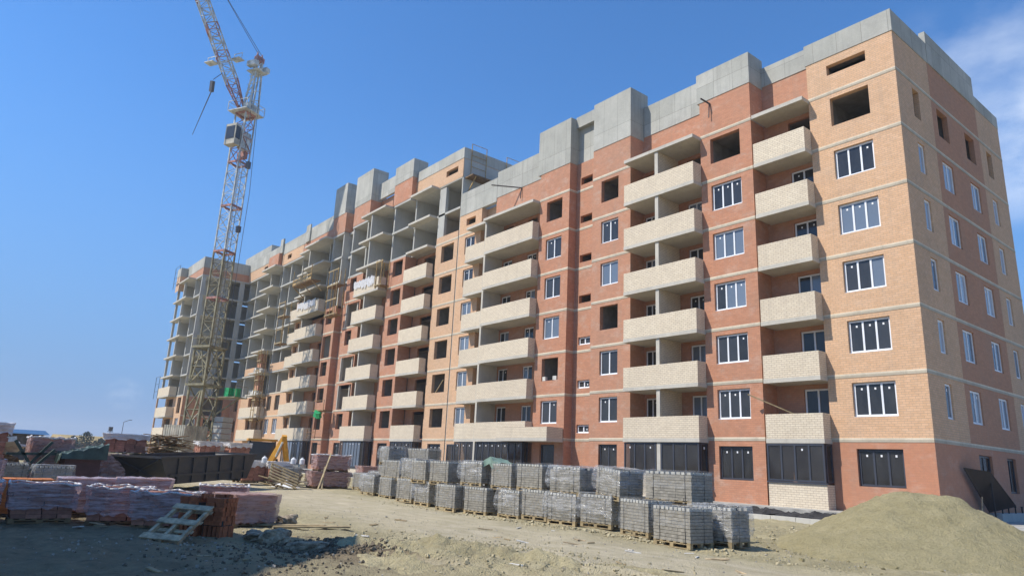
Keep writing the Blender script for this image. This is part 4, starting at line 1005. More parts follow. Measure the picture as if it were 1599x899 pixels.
bp0 = [make_bricks(0, z0=.30, open_top=True, layers=8), make_bricks(1, z0=.24, open_top=True, layers=8), make_bricks(2, 'rose', z0=.12, layers=7), make_bricks(3, 'rose', z0=.14, open_top=True), make_bricks(4, 'milky', z0=.62, layers=8), make_bricks(5, 'lilac', z0=.12, layers=8)]
used_b = [False]*len(bp0)
def bri(i, x, y, rz, label, group, z=None, sc=(1, 1, 1)):
    o = bp0[i] if not used_b[i] else copy_tree(bp0[i]); used_b[i] = True
    o.location = (x, y, gz(x, y) if z is None else z); o.rotation_euler = (0, 0, R(rz)); o.scale = sc
    return tag(o, label, 'pallet of bricks', group)
GB = 'wrapped brick pallets in the shaded front row'
bri(0, -19.35, .70, 92, 'lilac wrapped brick pallet cut by the left edge, front row', GB)
bri(0, -19.40, 2.10, 88, 'lilac wrapped brick pallet in the front row below the bright orange bricks', GB, sc=(1.12, 1, 1))
bri(1, -18.98, 3.62, 70, 'lilac wrapped brick pallet with bare lower courses, front row, left of the leaning grey pallet', GB, sc=(1.06, 1, 1))
bri(1, -17.45, 4.30, 58, 'lilac wrapped brick pallet directly behind the leaning grey wooden pallet', GB, sc=(1.05, 1, .94))
bri(2, -17.75, 6.15, 100, 'rosy wrapped brick pallet right of the bare orange brick stack', GB)
G2 = 'wrapped brick pallets in the second row'
bri(5, -21.6, .65, 90, 'lilac wrapped brick pallet in the second row at the left edge', G2)
o = make_bricks(7, None, bm_b, layers=9); used_b.append(True); o.location = (-21.5, 1.95, gz(-21.5, 1.95)); o.rotation_euler = (0, 0, R(90)); tag(o, 'half unwrapped stack of bright orange bricks in the second row', 'pallet of bricks', G2)
bri(5, -21.35, 3.25, 84, 'lilac wrapped brick pallet in the second row right of the bright orange bricks', G2, sc=(1.15, 1, 1.08))
bri(5, -20.95, 4.5, 80, 'lilac wrapped brick pallet with a white film top before the dark skip', G2, sc=(1.12, 1, 1.05))
o = make_bricks(8, 'rose', bm_o, z0=.12, layers=8, open_top=True); o.location = (-19.4, 6.1, gz(-19.4, 6.1)); o.rotation_euler = (0, 0, R(74)); tag(o, 'sunlit open topped orange brick pallet behind the bare brick stack', 'pallet of bricks', G2)
# taller wrapped stacks behind
G3 = 'wrapped brick stacks behind the second row'
bri(5, -24.6, .95, 90, 'tall milky wrapped stack at the far left edge, lower pallet', G3, z=.1, sc=(1.1, 1, 1.35)); bri(4, -24.6, .95, 90, 'tall milky wrapped stack at the far left edge, upper pallet', G3, z=1.11, sc=(1.1, 1, 1.32))
bri(5, -33.6, 5.75, 80, 'white sided wrapped brick pallet left of the dark skip, lower of two', G3, z=.22, sc=(1.1, 1, 1.42)); bri(4, -34.2, 6.35, 78, 'lilac wrapped brick pallet on top of its stack left of the dark skip', G3, z=1.42, sc=(1.5, 1, 1.0))
for i, (x, y, lb) in enumerate([(-48.4, 13.75, 'white topped brick pallet behind the skip, left of the pair'), (-48.0, 15.55, 'white topped brick pallet behind the skip, right of the pair')]):
    bri(4, x, y, 96, lb, 'white topped brick pallets behind the skip', z=1.28, sc=(1.25, 1, 1.25)); bri(4, x, y, 96, 'brick pallet hidden under the '+('left' if i == 0 else 'right')+' white topped pallet behind the skip', 'white topped brick pallets behind the skip', z=.25, sc=(1.25, 1, 1.25))
for i, (x, y, lb) in enumerate([(-38.3, 13.2, 'white topped brick pallet right of the dark skip'), (-38.0, 14.5, 'brick pallet with white film top behind the leaning yellow wood pallet')]):
    bri(4, x, y, 96, lb, 'white topped brick pallets beside the skip', z=.2, sc=(1.2, 1.05, 1.35))
bri(2, -36.3, 16.75, 82, 'rosy wrapped brick pallet at the bottom of the two tier stack', 'two tier brick stack', z=.08, sc=(1.8, 1.3, 1.15)); bri(3, -36.3, 16.85, 80, 'torn open brick pallet on top of the two tier stack', 'two tier brick stack', z=.93, sc=(1.55, 1.2, 1.2))
bri(2, -38.4, 20.6, 85, 'pinkish wrapped bricks behind the two tier stack by the dark shopfront', 'two tier brick stack', z=.3, sc=(1.6, 1, 1.3))
# bare brick stack
st = empty('brick_stack', (-15.85, 4.72, gz(-15.75, 4.9)), 'bare stack of orange bricks with a dark gap behind the grey wooden pallet', 'brick stack', rz=R(38))
rr = random.Random(11); st.scale = (.80, .74, 1.02)
for c in (-.36, .33):
    for l_ in range(9):
        z = .02+l_*.088
        if l_ < 3: 
            continue
        for i in range(2):
            for j in range(5):
                if i == 0 and 0 < j < 4 and c < 0 and l_ < 8: pass
                if rr.random() < .03 and l_ > 6: continue
                if l_ == 8 and rr.random() < .3: continue
                link('brick', bm_o, st, loc=(c+(i-.5)*.27+rr.uniform(-.02, .02)+.012*l_*(1 if c > 0 else -1)*.6, (j-2)*.135+rr.uniform(-.018, .018), z), rot=(0, 0, rr.uniform(-.06, .06)))
    for i in range(4):
        for j in range(5):
            link('brick', bm_o, st, loc=(c-.2+i*.133+rr.uniform(-.01, .01), (j-2)*.135+rr.uniform(-.01, .01), .145), rot=(0, R(90), rr.uniform(-.04, .04)))
mb = MB(); mb.box(-.62, -.1, -.25, .25, .02, .7); mb.box(.06, .6, -.25, .25, .02, .7); link('inner_load', mb.mesh('inner_load', ['core']), st)
for i in range(4): link('brick', bm_o, st, loc=(.2+rr.uniform(-.3, .3), rr.uniform(-.2, .2), .79), rot=(0, 0, rr.uniform(-.5, .5)))
# leaning grey wooden pallet
lp = empty('wooden_pallet', (-15.15, 3.98, .26), 'weathered grey wooden pallet leaning on the orange brick stack', 'wooden pallet')
lp.scale = (.80, .80, .80); xa = Vector((.68, .73, -.04)).normalized(); ya = Vector((-.66, .62, .44)); ya = (ya-xa*ya.dot(xa)).normalized(); za = xa.cross(ya)
lp.rotation_euler = Matrix((xa, ya, za)).transposed().to_euler()
for i, y in enumerate((-.68, 0, .68)):
    mb = MB(); mb.box(-.5, .5, y-.11, y+.11, .118, .145); link('deck_board', mb.mesh('deck_board', ['woodg']), lp)
for x in (-.42, 0, .42):
    mb = MB(); mb.box(x-.04, x+.04, -.78, .78, .022, .117); link('stringer', mb.mesh('stringer', ['woodg']), lp)
for i, y in enumerate((-.68, -.22, .2, .68)):
    mb = MB(); mb.box(-.5, .5, y-.06, y+.06, 0, .021); link('bottom_board', mb.mesh('bottom_board', ['woodg']), lp)
# yellow wooden pallet leaning by the white topped bricks
lp2 = empty('wooden_pallet', (-34.6, 13.6, .62), 'fresh yellow wooden pallet leaning tilted against the brick pallet right of the skip', 'wooden pallet')
lp2.rotation_euler = (R(38), R(20), R(80))
for i in range(6):
    mb = MB(); y = -.55+i*.22; mb.box(-.75, .75, y-.05, y+.05, .11, .14); link('deck_board', mb.mesh('deck_board', ['wood']), lp2)
for x in (-.66, 0, .66):
    mb = MB(); mb.box(x-.05, x+.05, -.6, .6, .0, .109); link('stringer', mb.mesh('stringer', ['wood']), lp2)
mb = MB(); rr = random.Random(21)
dp = empty('timber_heap', (-35.2, 14.1, .2), 'small heap of timber offcuts and dark rubble under the yellow pallet', 'timber heap')
for i in range(14):
    mb = MB(); mb.obox((0, 0, 0), (rr.uniform(.7, 1.6), .12, .04)); link('plank', mb.mesh('plank', ['wood' if i % 3 else 'debris']), dp, loc=(rr.uniform(-.6, .6), rr.uniform(-.9, .7), rr.uniform(0, .4)), rot=(rr.uniform(-.3, .3), rr.uniform(-.3, .3), rr.uniform(0, 3)))
# long plank against the two tier stack, and the plank heap behind the skip
mb = MB(); mb.beam((-34.6, 15.5, .1), (-35.2, 16.3, 1.9), .07, .03); mb.beam((-34.5, 15.65, .1), (-35.15, 16.0, 1.2), .07, .03); tag(mb.obj('plank', 'wood'), 'two long planks leaning on the two tier brick stack', 'plank')
ph = empty('plank_heap', (-44.2, 10.4, 1.0), 'brown heap of jumbled broken planks behind the dark skip', 'plank heap')
mb = MB(); mb.box(-1.2, 1.2, -1.1, 1.1, -.8, -.05); link('lower_load', mb.mesh('lower_load', ['woodb']), ph)
rr = random.Random(5)
for i in range(130):
    f = i/130; z = -.05+f*1.5; s = 1.0-f*.35
    mb_ = MB(); mb_.obox((0, 0, 0), (rr.uniform(.8, 2.2), rr.uniform(.1, .2), .035))
    link('plank', mb_.mesh('plank', ['woodb' if rr.random() < .8 else 'wood']), ph, loc=(rr.uniform(-.5, .5)*s, rr.uniform(-.85, .85)*s, z), rot=(rr.uniform(-.2, .2), rr.uniform(-.25, .25), R(90)+rr.gauss(0, .5)))
# skip container
sk = empty('skip_container', (-31.2, 7.2, .2), 'long open dark slate waste skip with sloping ends and ribbed side', 'skip')
sk.rotation_euler = (0, R(-2.6), math.atan2(.81, -.59))
LS, WS, HS, SL = 6.3, 2.4, 1.14, .55
def skp(mb, a, mi=0): mb.hexa(a, mi)
mb = MB(); t = .05
mb.hexa([(SL, 0, .1), (LS-SL, 0, .1), (LS-SL, t, .1), (SL, t, .1), (0, 0, HS), (LS, 0, HS), (LS, t, HS), (0, t, HS)]); link('side_panel', mb.mesh('side_panel', ['skip']), sk)
mb = MB(); mb.hexa([(SL, WS-t, .1), (LS-SL, WS-t, .1), (LS-SL, WS, .1), (SL, WS, .1), (0, WS-t, HS), (LS, WS-t, HS), (LS, WS, HS), (0, WS, HS)]); link('side_panel', mb.mesh('side_panel', ['skip']), sk)
for x0, x1 in ((SL, 0), (LS-SL, LS)):
    s = t if x0 == SL else -t
    mb = MB(); mb.hexa([(x0, t, .1), (x0+s, t, .1), (x0+s, WS-t, .1), (x0, WS-t, .1), (x1, t, HS), (x1+s, t, HS), (x1+s, WS-t, HS), (x1, WS-t, HS)]); link('end_panel', mb.mesh('end_panel', ['skip']), sk)
mb = MB(); mb.box(SL, LS-SL, t, WS-t, .1, .16); link('floor_plate', mb.mesh('floor_plate', ['skipin']), sk)
for y in (-.04, WS-.04):
    mb = MB(); mb.box(-.06, LS+.06, y, y+.09, HS+.001, HS+.08); link('top_rail', mb.mesh('top_rail', ['skip']), sk)
for x in (-.06, LS-.03):
    mb = MB(); mb.box(x, x+.09, .051, WS-.041, HS+.001, HS+.078); link('top_rail', mb.mesh('top_rail', ['skip']), sk)
for i in range(6):
    x = .95+i*.88; mb = MB(); mb.box(x, x+.08, -.07, -.002, .14, HS-.01); link('rib', mb.mesh('rib', ['skip']), sk)
mb = MB(); mb.box(.5, LS-.5, -.09, -.072, .42, .5); link('side_rail', mb.mesh('side_rail', ['skip']), sk)
mb = MB(); mb.beam((-.02, .1, HS-.02), (SL-.1, 1.9, .35), .06); mb.beam((-.02, 2.3, HS-.02), (SL-.12, .6, .35), .06); link('end_brace', mb.mesh('end_brace', ['skip']), sk)
mb = MB(); 
for x in (SL+.2, LS-SL-.4): mb.box(x, x+.2, .2, WS-.2, -.02, .099)
link('runner', mb.mesh('runner', ['skip']), sk)
# ------------------------------------------------------------------ backhoe loader half hidden behind
bl = empty('backhoe_loader', (-50.9, 18.2, .16), 'yellow backhoe loader with folded arm, half hidden behind brick pallets', 'loader', rz=R(75))
mb = MB(); mb.box(-1.1, 1.1, 1.0, 3.4, .55, 1.5); mb.box(-.8, .8, 3.41, 4.5, .6, 1.35); link('body', mb.mesh('body', ['yellow']), bl)
mb = MB()
for sx in (-.95, .95):
    for sy in (-.2, 1.5): mb.beam((sx, sy, .9), (sx*.9, sy+.05, 2.45), .09, .09)
mb.box(-1.0, 1.0, -.35, 1.7, 2.46, 2.6, 1); mb.box(-.98, .98, -.25, 1.55, .5, 1.05, 1)
cb_ = link('cab', mb.mesh('cab', ['black', 'yellow']), bl)
mb = MB(); mb.box(-.9, .9, -.18, -.16, 1.06, 2.4); mb.box(-.92, -.9, -.1, 1.4, 1.06, 2.4); mb.box(.9, .92, -.1, 1.4, 1.06, 2.4); link('cab_glass', mb.mesh('cab_glass', ['glass']), cb_)
for sx in (-1.05, 1.05):
    for y, r_ in ((.5, .68), (3.6, .45)):
        mb = MB(); mb.tube((sx-.17, y, r_-.1), (sx+.17, y, r_-.1), r_, 18); wh = link('wheel', mb.mesh('wheel', ['tyre']), bl); mb = MB(); mb.tube((sx-.19, y, r_-.1), (sx+.19, y, r_-.1), r_*.5, 12); link('rim', mb.mesh('rim', ['mastw']), wh)
mb = MB()
mb.beam((.5, -.8, .7), (1.3, -1.45, 2.65), .30, .36); link('boom_arm', mb.mesh('boom_arm', ['yellow']), bl)
mb = MB(); mb.beam((1.3, -1.5, 2.65), (1.7, -1.3, .9), .24, .30); mb.obox((1.3, -1.47, 2.67), (.33, .42, .42), (.3, 0, 0)); link('dipper_arm', mb.mesh('dipper_arm', ['yellow']), bl)
mb = MB(); mb.tube((.9, -1.3, 1.4), (1.2, -1.7, 2.4), .07, 8); link('ram', mb.mesh('ram', ['mastw']), bl)
mb = MB(); mb.obox((1.8, -1.2, .55), (.7, .6, .6), (.3, 0, 0)); link('bucket', mb.mesh('bucket', ['skip']), bl)
# white canisters and sacks on the brick pallets
for i, (x, y) in enumerate([(-37.4, 13.6), (-37.2, 15.1), (-37.1, 15.55), (-38.1, 12.3)]):
    mb = MB(); c = (x, y, 1.30); mb.tube((x, y, 1.26), (x, y, 1.5), .14, 14); mb.tube((x, y, 1.5), (x, y, 1.57), .14, 14, 0, .06); mb.tube((x, y, 1.57), (x, y, 1.62), .045, 10)
    o = mb.obj('canister', 'tank', smooth=False); tag(o, ['white canister second from the left, left of the yellow digger arm', 'white canister between the legs of the yellow digger arm', 'rightmost white canister, right of the yellow digger arm', 'white canister farthest left, next to the skip end'][i], 'canister', 'white canisters on the brick pallets')
def heap(name, cx, cy, rx, ry, h, mat, seed, z0=None, n=34, rough=.25, ground=True):
    mb = MB(); xs = np.linspace(-1.05, 1.05, n); A, B = np.meshgrid(xs, xs, indexing='ij'); r_ = np.hypot(A, B); X_, Y_ = cx+A*rx, cy+B*ry; f = np.maximum(0, 1-r_)
    H = h*f**.85*(1+rough*2*fbm(A*2.3+seed, B*2.3, 4))+rough*.5*h*fbm(A*7+seed, B*7, 3)*f**.5*1.5+rough*.3*h*fbm(A*19+seed, B*19, 3)*f**.5
    H = H+(ground_h(X_, Y_) if z0 is None else z0)-(.03+.4*np.maximum(0, r_-.98))
    mb.v = [tuple(p) for p in np.stack([X_, Y_, H], -1).reshape(-1, 3)]
    for i in range(n-1):
        for j in range(n-1): mb.f.append((i*n+j, (i+1)*n+j, (i+1)*n+j+1, i*n+j+1)); mb.m.append(0)
    return mb.obj(name, mat, smooth=True)
tag(heap('lime_heap', -36.6, 14.6, 1.1, .7, .38, 'tank', 3), 'low white heap of lime on the track before the grey blocks', 'heap')
# debris, box and sheets at the left rear
mb = MB(); mb.box(-33.0, -31.6, 3.9, 5.1, .1, 1.32); bx = mb.obj('site_box', 'maroon'); tag(bx, 'dark maroon box under a dark green tarpaulin left of the white wrapped bricks', 'box')
mb = MB(); n = 10
g_ = [[(-33.2+.19*i, 3.75+.17*j, 1.36+.38*(j/9)*1.0+.06*math.sin(i*1.7)+.05*math.sin(j*2.1+i)) for i in range(n)] for j in range(n)]
for j in range(n-1):
    for i in range(n-1): mb.quad(g_[j][i], g_[j][i+1], g_[j+1][i+1], g_[j+1][i])
for (a, b) in [((i, 0), (i+1, 0)) for i in range(n-1)]: p, q = g_[a[1]][a[0]], g_[b[1]][b[0]]; mb.quad(p, q, (q[0], q[1]-.05, q[2]-.3), (p[0], p[1]-.05, p[2]-.3))
for j in range(n-1): p, q = g_[j][n-1], g_[j+1][n-1]; mb.quad(p, q, (q[0]+.06, q[1], 1.2), (p[0]+.06, p[1], 1.2))
tag(mb.obj('tarpaulin', 'greent', smooth=True), 'dark green tarpaulin sloping over the maroon box', 'tarpaulin')
for i, (x, y, z, sc, lb) in enumerate([(-33.6, 3.55, .85, (1.25, 1, 1.5), 'torn pink and white wrapped stack with an orange patch at the left rear'), (-33.6, 3.55, .1, (1.2, 1, 1.1), 'brick pallet under the torn pink and white stack at the left rear')]):
    bri(3 if i == 0 else 5, x, y, 92, lb, 'torn stacks at the left rear', z=z, sc=sc)
for k, (x, y, z, lb) in enumerate([(-30.4, 3.45, .1, 'flat grey paver stack behind the orange bricks at the left'), (-30.6, 2.1, .15, 'flat grey paver stack near the left edge behind the second row')]):
    o = pav(x, y, z, 90, lb, 'grey paver stacks farther back', k, .93)
mb = MB(); rr = random.Random(8)
for i in range(26):
    c = Vector((-34.5+rr.uniform(-.9, .9), 1.9+rr.uniform(-.6, .6), .3+rr.uniform(0, 1.5))); mb.obox(c, (rr.uniform(.3, .8), rr.uniform(.3, .9), rr.uniform(.05, .3)), (rr.uniform(-1, 1), rr.uniform(-1, 1), rr.uniform(0, 3)), i % 4)
tag(mb.obj('rubbish_heap', ['bag', 'tank', 'woodb', 'debris']), 'heap of rubbish sheets and sacks before the blue roofed shed', 'rubbish heap')
rr = random.Random(9)
tf = empty('trestle', (-32.6, 2.9, .1), 'dark crossed timber trestle before the blue roofed shed at the left', 'trestle')
for a, b in (((0, -.6, 0), (0, .6, 1.7)), ((0, .6, 0), (0, -.6, 1.7)), ((.3, -.5, 0), (.2, .7, 1.4)), ((.0, -.8, 1.2), (.0, .8, 1.25))):
    mb = MB(); mb.beam(a, b, .14, .1); link('beam', mb.mesh('beam', ['greent']), tf)
# ------------------------------------------------------------------ far background
def shed(name, x0, x1, y0, y1, z0, h, wallm, roofm, label, over=.4, rh=.5):
    r_ = empty(name, ((x0+x1)/2, (y0+y1)/2, z0), label, 'shed')
    mb = MB(); mb.box(x0, x1, y0, y1, z0, z0+h); mb.obj('wall', wallm, r_)
    mb = MB(); xm = (x0+x1)/2; mb.hexa([(x0-over, y0-over, z0+h+.01), (x1+over, y0-over, z0+h+.01), (x1+over, y1+over, z0+h+.01), (x0-over, y1+over, z0+h+.01), (xm-.1, y0-over, z0+h+rh), (xm+.1, y0-over, z0+h+rh), (xm+.1, y1+over, z0+h+rh), (xm-.1, y1+over, z0+h+rh)]); mb.obj('roof', roofm, r_)
    for i in range(int((y1-y0)//3)):
        y = y0+1+i*3; mb = MB(); mb.box(x1+.004, x1+.06, y, y+1.2, z0+h*.45, z0+h*.8); mb.obj('window', 'glass', r_)
    return r_
shed('blue_shed', -84, -76, -4, 7.4, .2, 2.3, 'skipin', 'blueroof', 'low shed with a blue sheet roof at the left horizon', rh=.42)
shed('warehouse', -232, -214, 24, 48, .2, 2.2, 'pinkw', 'ochre', 'long distant warehouse with an ochre roof and pink wall at the left horizon', rh=2.0)
shed('warehouse', -300, -280, -12, 22, .2, 3.2, 'pinkw', 'pinkw', 'far pale pink warehouse low on the horizon behind the ochre roof', rh=1.4)
for i, (x, y, h, lb, arm) in enumerate([(-118.1, 21.1, 5.4, 'thin street lamp with a curved head above the wrapped bricks at the left', 1), (-118.4, 19.6, 4.2, 'short dark post with a box on top left of the thin street lamp', 0)]):
    p_ = empty('street_lamp' if arm else 'utility_post', (x, y, .2), lb, 'street lamp' if arm else 'post')
    mb = MB(); mb.tube((x, y, .2), (x, y, h), .06, 8, 0, .035); mb.obj('pole', 'cable', p_)
    mb = MB()
    if arm: mb.beam((x, y, h), (x+.2, y+.7, h+.35), .07); mb.obox((x+.2, y+.85, h+.36), (.16, .35, .08))
    else: mb.obox((x, y, h+.1), (.5, .5, .6)); mb.beam((x, y-.4, h-.3), (x, y+.4, h-.3), .07)
    mb.obj('lamp_head' if arm else 'top_box', 'cable', p_)
def tree(x, y, h, w, seed, label):
    rr = random.Random(seed); r_ = empty('tree', (x, y, .1), label, 'tree', 'low trees on the left horizon')
    mb = MB(); mb.tube((x, y, .1), (x, y, h*.6), .16, 6, 0, .06)
    for i in range(5): a = rr.uniform(0, 6.3); mb.tube((x, y, h*.35), (x+math.cos(a)*w*.4, y+math.sin(a)*w*.4, h*.75), .06, 5, 0, .02)
    mb.obj('trunk', 'woodb', r_); mb = MB()
    for i in range(420):
        a = rr.uniform(0, 6.3); u = rr.random()**.5; zz = rr.random(); s = w*.5*math.sin(math.pi*min(1, .15+zz*.85))**.7*(.75+.5*rr.random())
        mb.obox((x+math.cos(a)*u*s, y+math.sin(a)*u*s, h*.3+zz*h*.72), (rr.uniform(.15, .4), rr.uniform(.15, .4), .05), (rr.uniform(0, 3), rr.uniform(0, 3), 0))
    mb.obj('crown', 'leaf', r_)
for i, (x, y, h, w) in enumerate([(-198, 28.0, 4.9, 4.0), (-205, 26.2, 3.9, 3.2), (-200, 31.5, 3.6, 3.0), (-260, 2, 5, 6), (-240, 10, 4.2, 5)]):
    tree(x, y, h, w, i, ['dark spiky tree above the ochre roof on the horizon', 'small tree left of the spiky tree on the horizon', 'small tree right of the spiky tree on the horizon', 'wide low tree far left behind the blue shed', 'low tree behind the torn wrapped stack'][i])

# ------------------------------------------------------------------ right side: heap of sand, board, plinth
def sand():
    n = 190; cx, cy = -8.3, 19.9; mb = MB(); xs = np.linspace(-6.2, 8.5, n); ys = np.linspace(-5.5, 6., n)
    A, B = np.meshgrid(xs, ys, indexing='ij')
    # two merged cones, the second spreading off to the right
    ca = np.hypot(A*.92+.1*B, B); c1 = 1.50-np.sqrt(ca**2+.06)*(.455+.07*sstep(0, 2.5, -A)-.06*sstep(0, 3, -B))
    c2 = 1.50-np.sqrt(((A-.85)*1.0)**2+(B-.2)**2+.06)*(.44+.07*sstep(0, 1.5, A-1.2)-.05*sstep(0, 3, -B))
    H = np.log(np.exp(3.2*c1)+np.exp(3.2*c2))/3.2-.17
    H = H+.06*fbm(A*.8, B*.8)+.07*fbm(A*2.6+3, B*2.6, 4)+.06*fbm(A*7, B*7, 4)+.10*np.abs(fbm(np.arctan2(B, A-.4)*5, np.hypot(A, B)*.35, 4))*sstep(.3, 1.2, np.hypot(A-.4, B))
    Gd = ground_h(A+cx, B+cy)
    H = np.where(H < 0, H*.6-.02, H)+Gd
    V = np.stack([A+cx, B+cy, np.maximum(H, Gd-.25)], -1).reshape(-1, 3); I = np.arange(n*n).reshape(n, n)
    mb.v = [tuple(p) for p in V]; F = np.stack([I[:-1, :-1], I[1:, :-1], I[1:, 1:], I[:-1, 1:]], -1).reshape(-1, 4); mb.f = [tuple(int(q) for q in f) for f in F]; mb.m = [0]*len(F)
    mt, nn, l, b = newmat('olive sand'); v = wpos(nn, l)
    c = mix(nn, l, ramp(nn, l, noise(nn, l, v, 1.6, 7, .65), 0, 1), (.50, .43, .24), (.41, .35, .185)); c = mix(nn, l, ramp(nn, l, noise(nn, l, v, 11, 6, .7), 0, .5, .5, .7), c, (.25, .21, .115)); c = mix(nn, l, ramp(nn, l, noise(nn, l, v, 26, 3, .6), 0, .6, .56, .7), c, (.50, .44, .29))
    l.new(c, b.inputs['Base Color']); b.inputs['Roughness'].default_value = .95; b.inputs['Specular IOR Level'].default_value = .2
    h = nn.new('ShaderNodeMath'); l.new(noise(nn, l, v, 8, 6, .7), h.inputs[0]); l.new(noise(nn, l, v, 30, 4, .7), h.inputs[1]); bump(nn, l, h.outputs[0], b, 1., .09)
    M['sand'] = mt; return mb.obj('sand_heap', 'sand', smooth=True)
tag(sand(), 'big olive coloured heap of sand at the right front of the building', 'sand heap')
pb = empty('sloping_board', (-10.6, 35.6, .6), 'dark brown board canopy leaning over the basement entry on the right end wall', 'canopy')
mb = MB(); q = [(-11.15, 33.45, 2.42), (-10.5, 34.0, 2.29), (-10.45, 36.5, .92), (-11.15, 35.4, .66)]
q = [(-11.15, 33.2, 2.40), (-10.55, 34.35, 2.28), (-10.35, 36.3, .94), (-11.0, 35.1, .66)]
mb.hexa([Vector(p) for p in q]+[Vector(p)+Vector((.02, -.04, .05)) for p in q]); mb.obj('board', 'panel', pb)
mb = MB(); mb.beam((-10.62, 34.6, .45), (-10.66, 34.6, 2.2), .05); mb.obj('post', 'black', pb)
mb = MB(); mb.beam((-10.9, 33.9, .45), (-10.85, 34.0, 1.3), .04); mb.obj('post', 'woodg', pb)
mb = MB(); mb.box(-11.2, -10.72, 35.75, 43.5, .1, .62); tag(mb.obj('concrete_plinth', 'frame'), 'grey concrete plinth under the dark sloping board', 'plinth')
for i, y in enumerate((36.4, 37.2, 38.1, 39.0)):
    mb = MB(); mb.tube((-10.9, y, .622), (-10.9, y, .87), .03, 8); mb.tube((-10.9, y, .87), (-10.9, y, .91), .05, 8); tag(mb.obj('short_post', 'black'), ['short black post on the plinth, hidden under the sloping board', 'short black post on the plinth below the low end of the board', 'short black post on the plinth just right of the board', 'short black post on the plinth nearest the right picture edge'][i], 'post', 'short posts on the plinth')
plate('pavement', -11.3, 4, 30, 47, 0, .30, 'pave', 12, 12, .0)
# board poking out from the lowest right balcony
mb = MB(); mb.beam((-17.2, 30.9, 4.62), (-18.95, 29.9, 5.52), .11, .05); tag(mb.obj('plank', 'wood'), 'long pale plank poking out of the lowest right balcony past a white window', 'plank')
mb = MB(); mb.beam((-48.6, 31.12, sill(1)), (-47.7, 31.2, sill(1)+1.0), .1, .05); tag(mb.obj('plank', 'wood'), 'short pale plank leaning inside an empty window near the middle of the facade', 'plank')
for i, x in enumerate((-34.5, -33.5)):
    mb = MB(); mb.obox((x, 30.6, sill(1)+.14), (.28, .2, .27), (0, 0, .3*i)); tag(mb.obj('block', 'bag'), ['pale block on the left of an empty window sill in the red stair tower', 'pale block on the right of an empty window sill in the red stair tower'][i], 'block', 'pale blocks on the window sill')
# ------------------------------------------------------------------ guard rails and scaffolds
def guard(name, x, y, z, h, w, axis_, label, group, mat='scaff', n=3):
    r_ = empty(name, (x, y, z), label, 'guard rail', group)
    for s in (0, w):
        mb = MB(); p = (x+(s if axis_ == 'x' else 0), y+(s if axis_ == 'y' else 0), z); mb.tube(p, (p[0], p[1], z+h), .035, 6); mb.obj('upright', mat, r_)
    for k in range(n):
        zz = z+h*(k+1)/n-.02; mb = MB(); mb.tube((x, y, zz), (x+(w if axis_ == 'x' else 0), y+(w if axis_ == 'y' else 0), zz), .025, 6); mb.obj('rail', mat, r_)
for i, y in enumerate((31.7, 35.6, 39.6)): guard('guard_rail', -46.35+.0, y, 25.8, 3.2, 1.6, 'y', ['yellow guard rail at the near corner of the raised roof', 'yellow guard rail halfway along the raised roof end wall', 'yellow guard rail at the rear of the raised roof end wall'][i], 'guard rails on the raised roof end')
mb = MB(); mb.box(-46.45, -45.3, 31.2, 37.5, 25.6, 25.7); pf = mb.obj('work_platform', 'woodb'); tag(pf, 'narrow wooden work platform below the tan end wall of the raised roof', 'platform')
mb = MB()
for y in (31.6, 34.3, 37.2): mb.beam((-46.47, y, 24.4), (-45.4, y, 25.59), .08)
mb.obj('bracket', 'scaff', pf)
def scaffold(x0, x1, y, z0, z1, nb, label):
    r_ = empty('scaffold', (x0, y, z0), label, 'scaffold', 'wooden scaffolds hung on the facade')
    for i in range(nb+1):
        x = x0+(x1-x0)*i/nb
        for yy in (y, y+.8): mb = MB(); mb.tube((x, yy, z0), (x, yy, z1), .045, 6); mb.obj('upright', 'scaff', r_)
    nz = max(2, int((z1-z0)/1.1))
    for k in range(nz):
        z = z0+.2+(z1-z0-.4)*k/(nz-1); mb = MB(); mb.box(x0-.2, x1+.2, y-.03, y+.03, z, z+.12); mb.obj('rail', 'wood', r_)
        if k % 2 == 0: mb = MB(); mb.box(x0-.3, x1+.3, y+.05, y+.78, z-.08, z-.02); mb.obj('deck', 'woodb', r_)
scaffold(-68.4, -66.2, 29.3, Zk[5]-1.6, Zk[6]+.8, 2, 'brown wooden scaffold hung between two balcony stacks at the middle floors')
scaffold(-58.2, -57.2, 29.6, Zk[5]+.0, Zk[6]-.1, 1, 'yellow scaffold ladder frame beside the topmost finished balcony')
scaffold(-83.0, -81.2, 29.6, Zk[4]-.2, Zk[6]-.4, 1, 'pale yellow scaffold frame in front of the bare concrete bay')
scaffold(-88.3, -87.4, 29.6, Zk[1]-.8, Zk[4]-.2, 1, 'tall scaffold poles left of the tan bay behind the crane')
cr = empty('work_cradle', (-73.5, 28.6, Zk[6]+.1), 'wooden cradle with raised sides hung at the top of the unfinished floors', 'cradle')
mb = MB(); mb.box(-76, -70.8, 28.3, 29.4, Zk[6]+.1, Zk[6]+.2); mb.obj('deck', 'woodb', cr)
mb = MB(); mb.box(-76, -70.8, 28.26, 28.3, Zk[6]+.21, Zk[6]+.45); mb.box(-76, -70.8, 28.26, 28.3, Zk[6]+.7, Zk[6]+.85); mb.obj('side_board', 'scaff', cr)
for x in (-75.9, -73.4, -70.9): mb = MB(); mb.beam((x, 28.3, Zk[6]+.1), (x, 28.3, Zk[6]+1.9), .07); mb.obj('post', 'scaff', cr); mb = MB(); mb.beam((x, 28.4, Zk[6]+.05), (x, 29.65, Zk[6]-.9), .08); mb.obj('strut', 'scaff', cr)
gb = empty('work_cradle', (-67.6, 29.6, Zk[1]-.4), 'small hanging landing with bright green bag beside the red stair tower', 'cradle')
